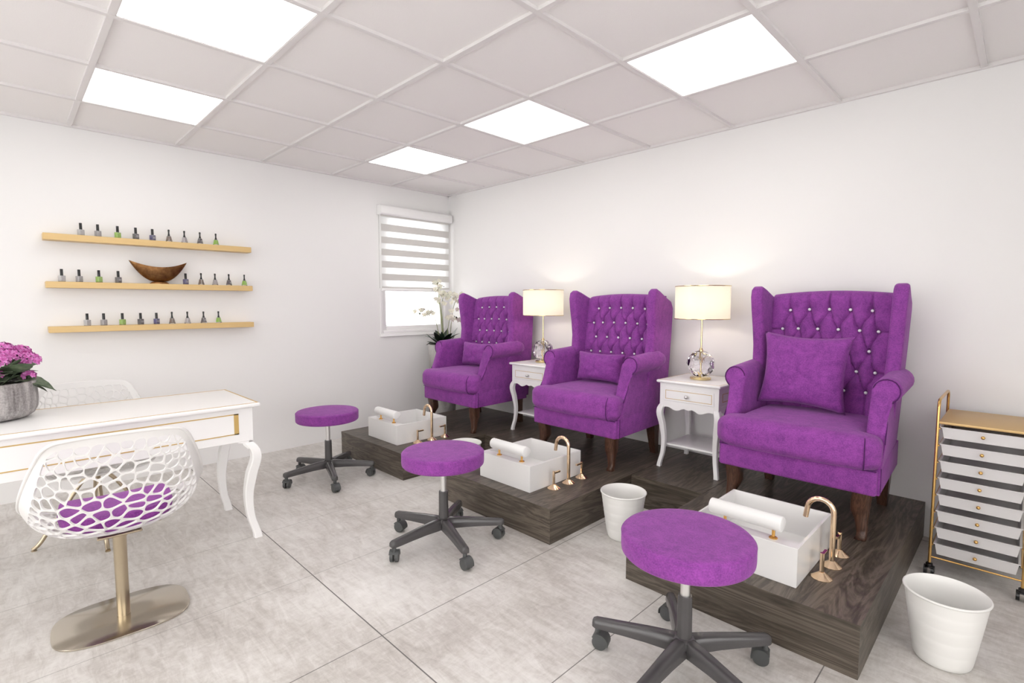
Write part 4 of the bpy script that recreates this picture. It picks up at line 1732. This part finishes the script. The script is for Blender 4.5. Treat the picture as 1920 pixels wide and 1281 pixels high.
# the hundred that face the camera most stay single parts
camdir = (Vector((4.3924, -3.4202, 1.2345)) - Vector((1.165, -3.502, 0.95))).normalized()
vis = sorted(ff, key=lambda q: -(q[0].dot(camdir) + 0.35 * q[0].y + 0.02 * q[1].dot(camdir)))
stuff = bmesh.new()
for k, (p, d) in enumerate(vis):
    q = d.to_track_quat('Z', 'Y') @ Matrix.Rotation(rnd.uniform(0, 6), 3, 'Z').to_quaternion()
    if k < 100:
        o = inst('flower', fl, t, p, (0, 0, 0), rnd.uniform(0.95, 1.3))
        o.rotation_euler = q.to_euler()
    else:
        b0 = floret()
        tmp = bpy.data.meshes.new('tmp')
        b0.to_mesh(tmp)
        b0.free()
        tmp.transform(Matrix.Translation(p) @ q.to_matrix().to_4x4() @ Matrix.Scale(rnd.uniform(0.95, 1.3), 4))
        stuff.from_mesh(tmp)
        bpy.data.meshes.remove(tmp)
o = mk('flower_mass', stuff, 'pink', t, angle=60, recalc=False)
o['kind'] = 'stuff'
bm = bmesh.new()
for c_ in clusters:
    tube(bm, smooth_path([(c_.x * 0.3, c_.y * 0.3, 0.13), (c_.x * 0.7, c_.y * 0.7, 0.19), tuple(c_ * 0.99)], 1), 0.003, 6)
    bmesh.ops.create_icosphere(bm, subdivisions=2, radius=0.026 if c_.z > 0.21 else 0.012, matrix=Matrix.Translation(c_))
mk('flower_stalks', bm, 'leaf', t)

# white orchid in a tall cement pot in the corner
OXp, OYp = 0.262, -0.29
t = thing('potted_orchid', 'white orchid with dark leaves in a tall pale cement pot by the window', 'potted plant', (OXp, OYp, 0.0005))
bm = bmesh.new()
lathe(bm, [(0.100, 0.0), (0.112, 0.01), (0.125, 0.25), (0.140, 0.6), (0.150, 0.822), (0.148, 0.828), (0.140, 0.828), (0.137, 0.80)], 48)
mk('pot', bm, 'cement_pot', t, angle=50)
bm = bmesh.new()
lathe(bm, [(0.13, 0.78), (0.136, 0.805), (0.02, 0.815)], 32)
mk('soil', bm, 'soil', t)
rnd = random.Random(9)
om = [mesh_of(leaf_bm(0.165, 0.062, b, 0.3, 12), 'leaf', 'dark_leaf') for b in (-0.06, -0.03, 0.015, 0.04)]
for k in range(20):
    a = k * 2.399963
    lvl = k / 20
    el = 0.05 + 1.15 * lvl
    inst('leaf', om[k % 4], t, (0.035 * math.cos(a), 0.035 * math.sin(a), 0.815 + 0.03 * lvl), (rnd.uniform(-0.2, 0.2), -el, a), rnd.uniform(0.95, 1.25) * (0.8 if lvl > 0.7 else 1))


def orchid_flower():
    bm = bmesh.new()
    for k in range(5):
        a = 2 * PI * k / 5 + PI / 2
        big = k in (1, 4)
        L = 0.027 if not big else 0.029
        wd = 0.016 if not big else 0.026
        d = Vector((math.cos(a), math.sin(a), 0))
        s_ = Vector((-math.sin(a), math.cos(a), 0))
        prev = None
        for i in range(6):
            q = i / 5
            ww = wd / 2 * math.sin(PI * (0.1 + 0.85 * q)) ** 0.7
            c_ = d * (L * q) + Vector((0, 0, 0.006 * q * q))
            cur = (bm.verts.new(c_ - s_ * ww), bm.verts.new(c_ + Vector((0, 0, -0.002))), bm.verts.new(c_ + s_ * ww))
            if prev:
                bm.faces.new((prev[0], prev[1], cur[1], cur[0]))
                bm.faces.new((prev[1], prev[2], cur[2], cur[1]))
            prev = cur
    bmesh.ops.create_icosphere(bm, subdivisions=1, radius=0.0055, matrix=Matrix.Translation((0, -0.003, 0.006)))
    return bm


of_ = mesh_of(orchid_flower(), 'flower', 'orchid')
bud = bmesh.new()
bmesh.ops.create_icosphere(bud, subdivisions=2, radius=0.006, matrix=Matrix.Diagonal((1, 1, 1.5, 1)))
budm = mesh_of(bud, 'bud', 'bud')
right = Vector((0.705, 0.709, 0))     # along the picture plane
away = Vector((-0.709, 0.705, 0))
stems = [  # (side offset m, depth, height) control points above the soil
    [(0, 0, 0.82), (-0.012, 0, 1.05), (-0.03, 0, 1.25), (-0.045, 0, 1.38), (-0.055, 0, 1.455)],
    [(0.01, 0.02, 0.82), (0.0, 0.02, 1.0), (-0.02, 0.02, 1.24), (0.03, 0.02, 1.36), (0.085, 0.0, 1.30)],
    [(-0.03, -0.02, 0.82), (-0.05, -0.02, 1.0), (-0.09, -0.03, 1.13), (-0.16, -0.04, 1.19), (-0.235, -0.03, 1.13)],
    [(0.06, 0.0, 0.82), (0.08, 0.0, 1.0), (0.10, -0.01, 1.18), (0.14, -0.02, 1.29), (0.19, -0.03, 1.32)],
    [(0.04, -0.04, 0.82), (0.05, -0.05, 0.95), (0.07, -0.05, 1.08), (0.10, -0.06, 1.12), (0.15, -0.07, 1.09)]]
for si, sp in enumerate(stems):
    pts = [right * a + away * b + Vector((0, 0, c)) for a, b, c in sp]
    pp = smooth_path(pts, 3)
    bm = bmesh.new()
    tube(bm, pp, 0.003, 7, rads=[(0.0085 if si == 0 else 0.0042) * (1 - 0.7 * k / len(pp)) for k in range(len(pp))])
    s_o = mk('stem', bm, 'stem', t)
    nF = (13, 13, 9, 12, 7)[si]
    for k in range(nF):
        f_ = 0.52 + 0.44 * k / nF
        idx = int(f_ * (len(pp) - 1))
        p = pp[idx]
        side = 1 if k % 2 else -1
        off = right * (side * rnd.uniform(0.010, 0.045)) - away * rnd.uniform(0.0, 0.03) + Vector((0, 0, rnd.uniform(-0.03, 0.02)))
        d = (-away * rnd.uniform(0.5, 1.0) + right * rnd.uniform(-0.7, 0.7) + Vector((0, 0, rnd.uniform(-0.2, 0.35)))).normalized()
        o = inst('flower', of_, t, p + off, (0, 0, 0), rnd.uniform(0.85, 1.12))
        o.rotation_euler = d.to_track_quat('Z', 'Y').to_euler()
    for k in range(6):
        p = pp[-1 - k * 2]
        o = inst('bud', budm, t, p + right * rnd.uniform(-0.012, 0.012), (rnd.uniform(-0.6, 0.6), rnd.uniform(-0.6, 0.6), 0), rnd.uniform(0.6, 1.0))
    if si in (0, 1):
        for k in range(5):
            p = pp[int((0.55 + 0.08 * k) * (len(pp) - 1))] + right * rnd.uniform(0.03, 0.06) * (1 if k % 2 else -1)
            inst('bud', budm, t, p, (rnd.uniform(-1, 1), rnd.uniform(-1, 1), 0), rnd.uniform(0.5, 0.9))
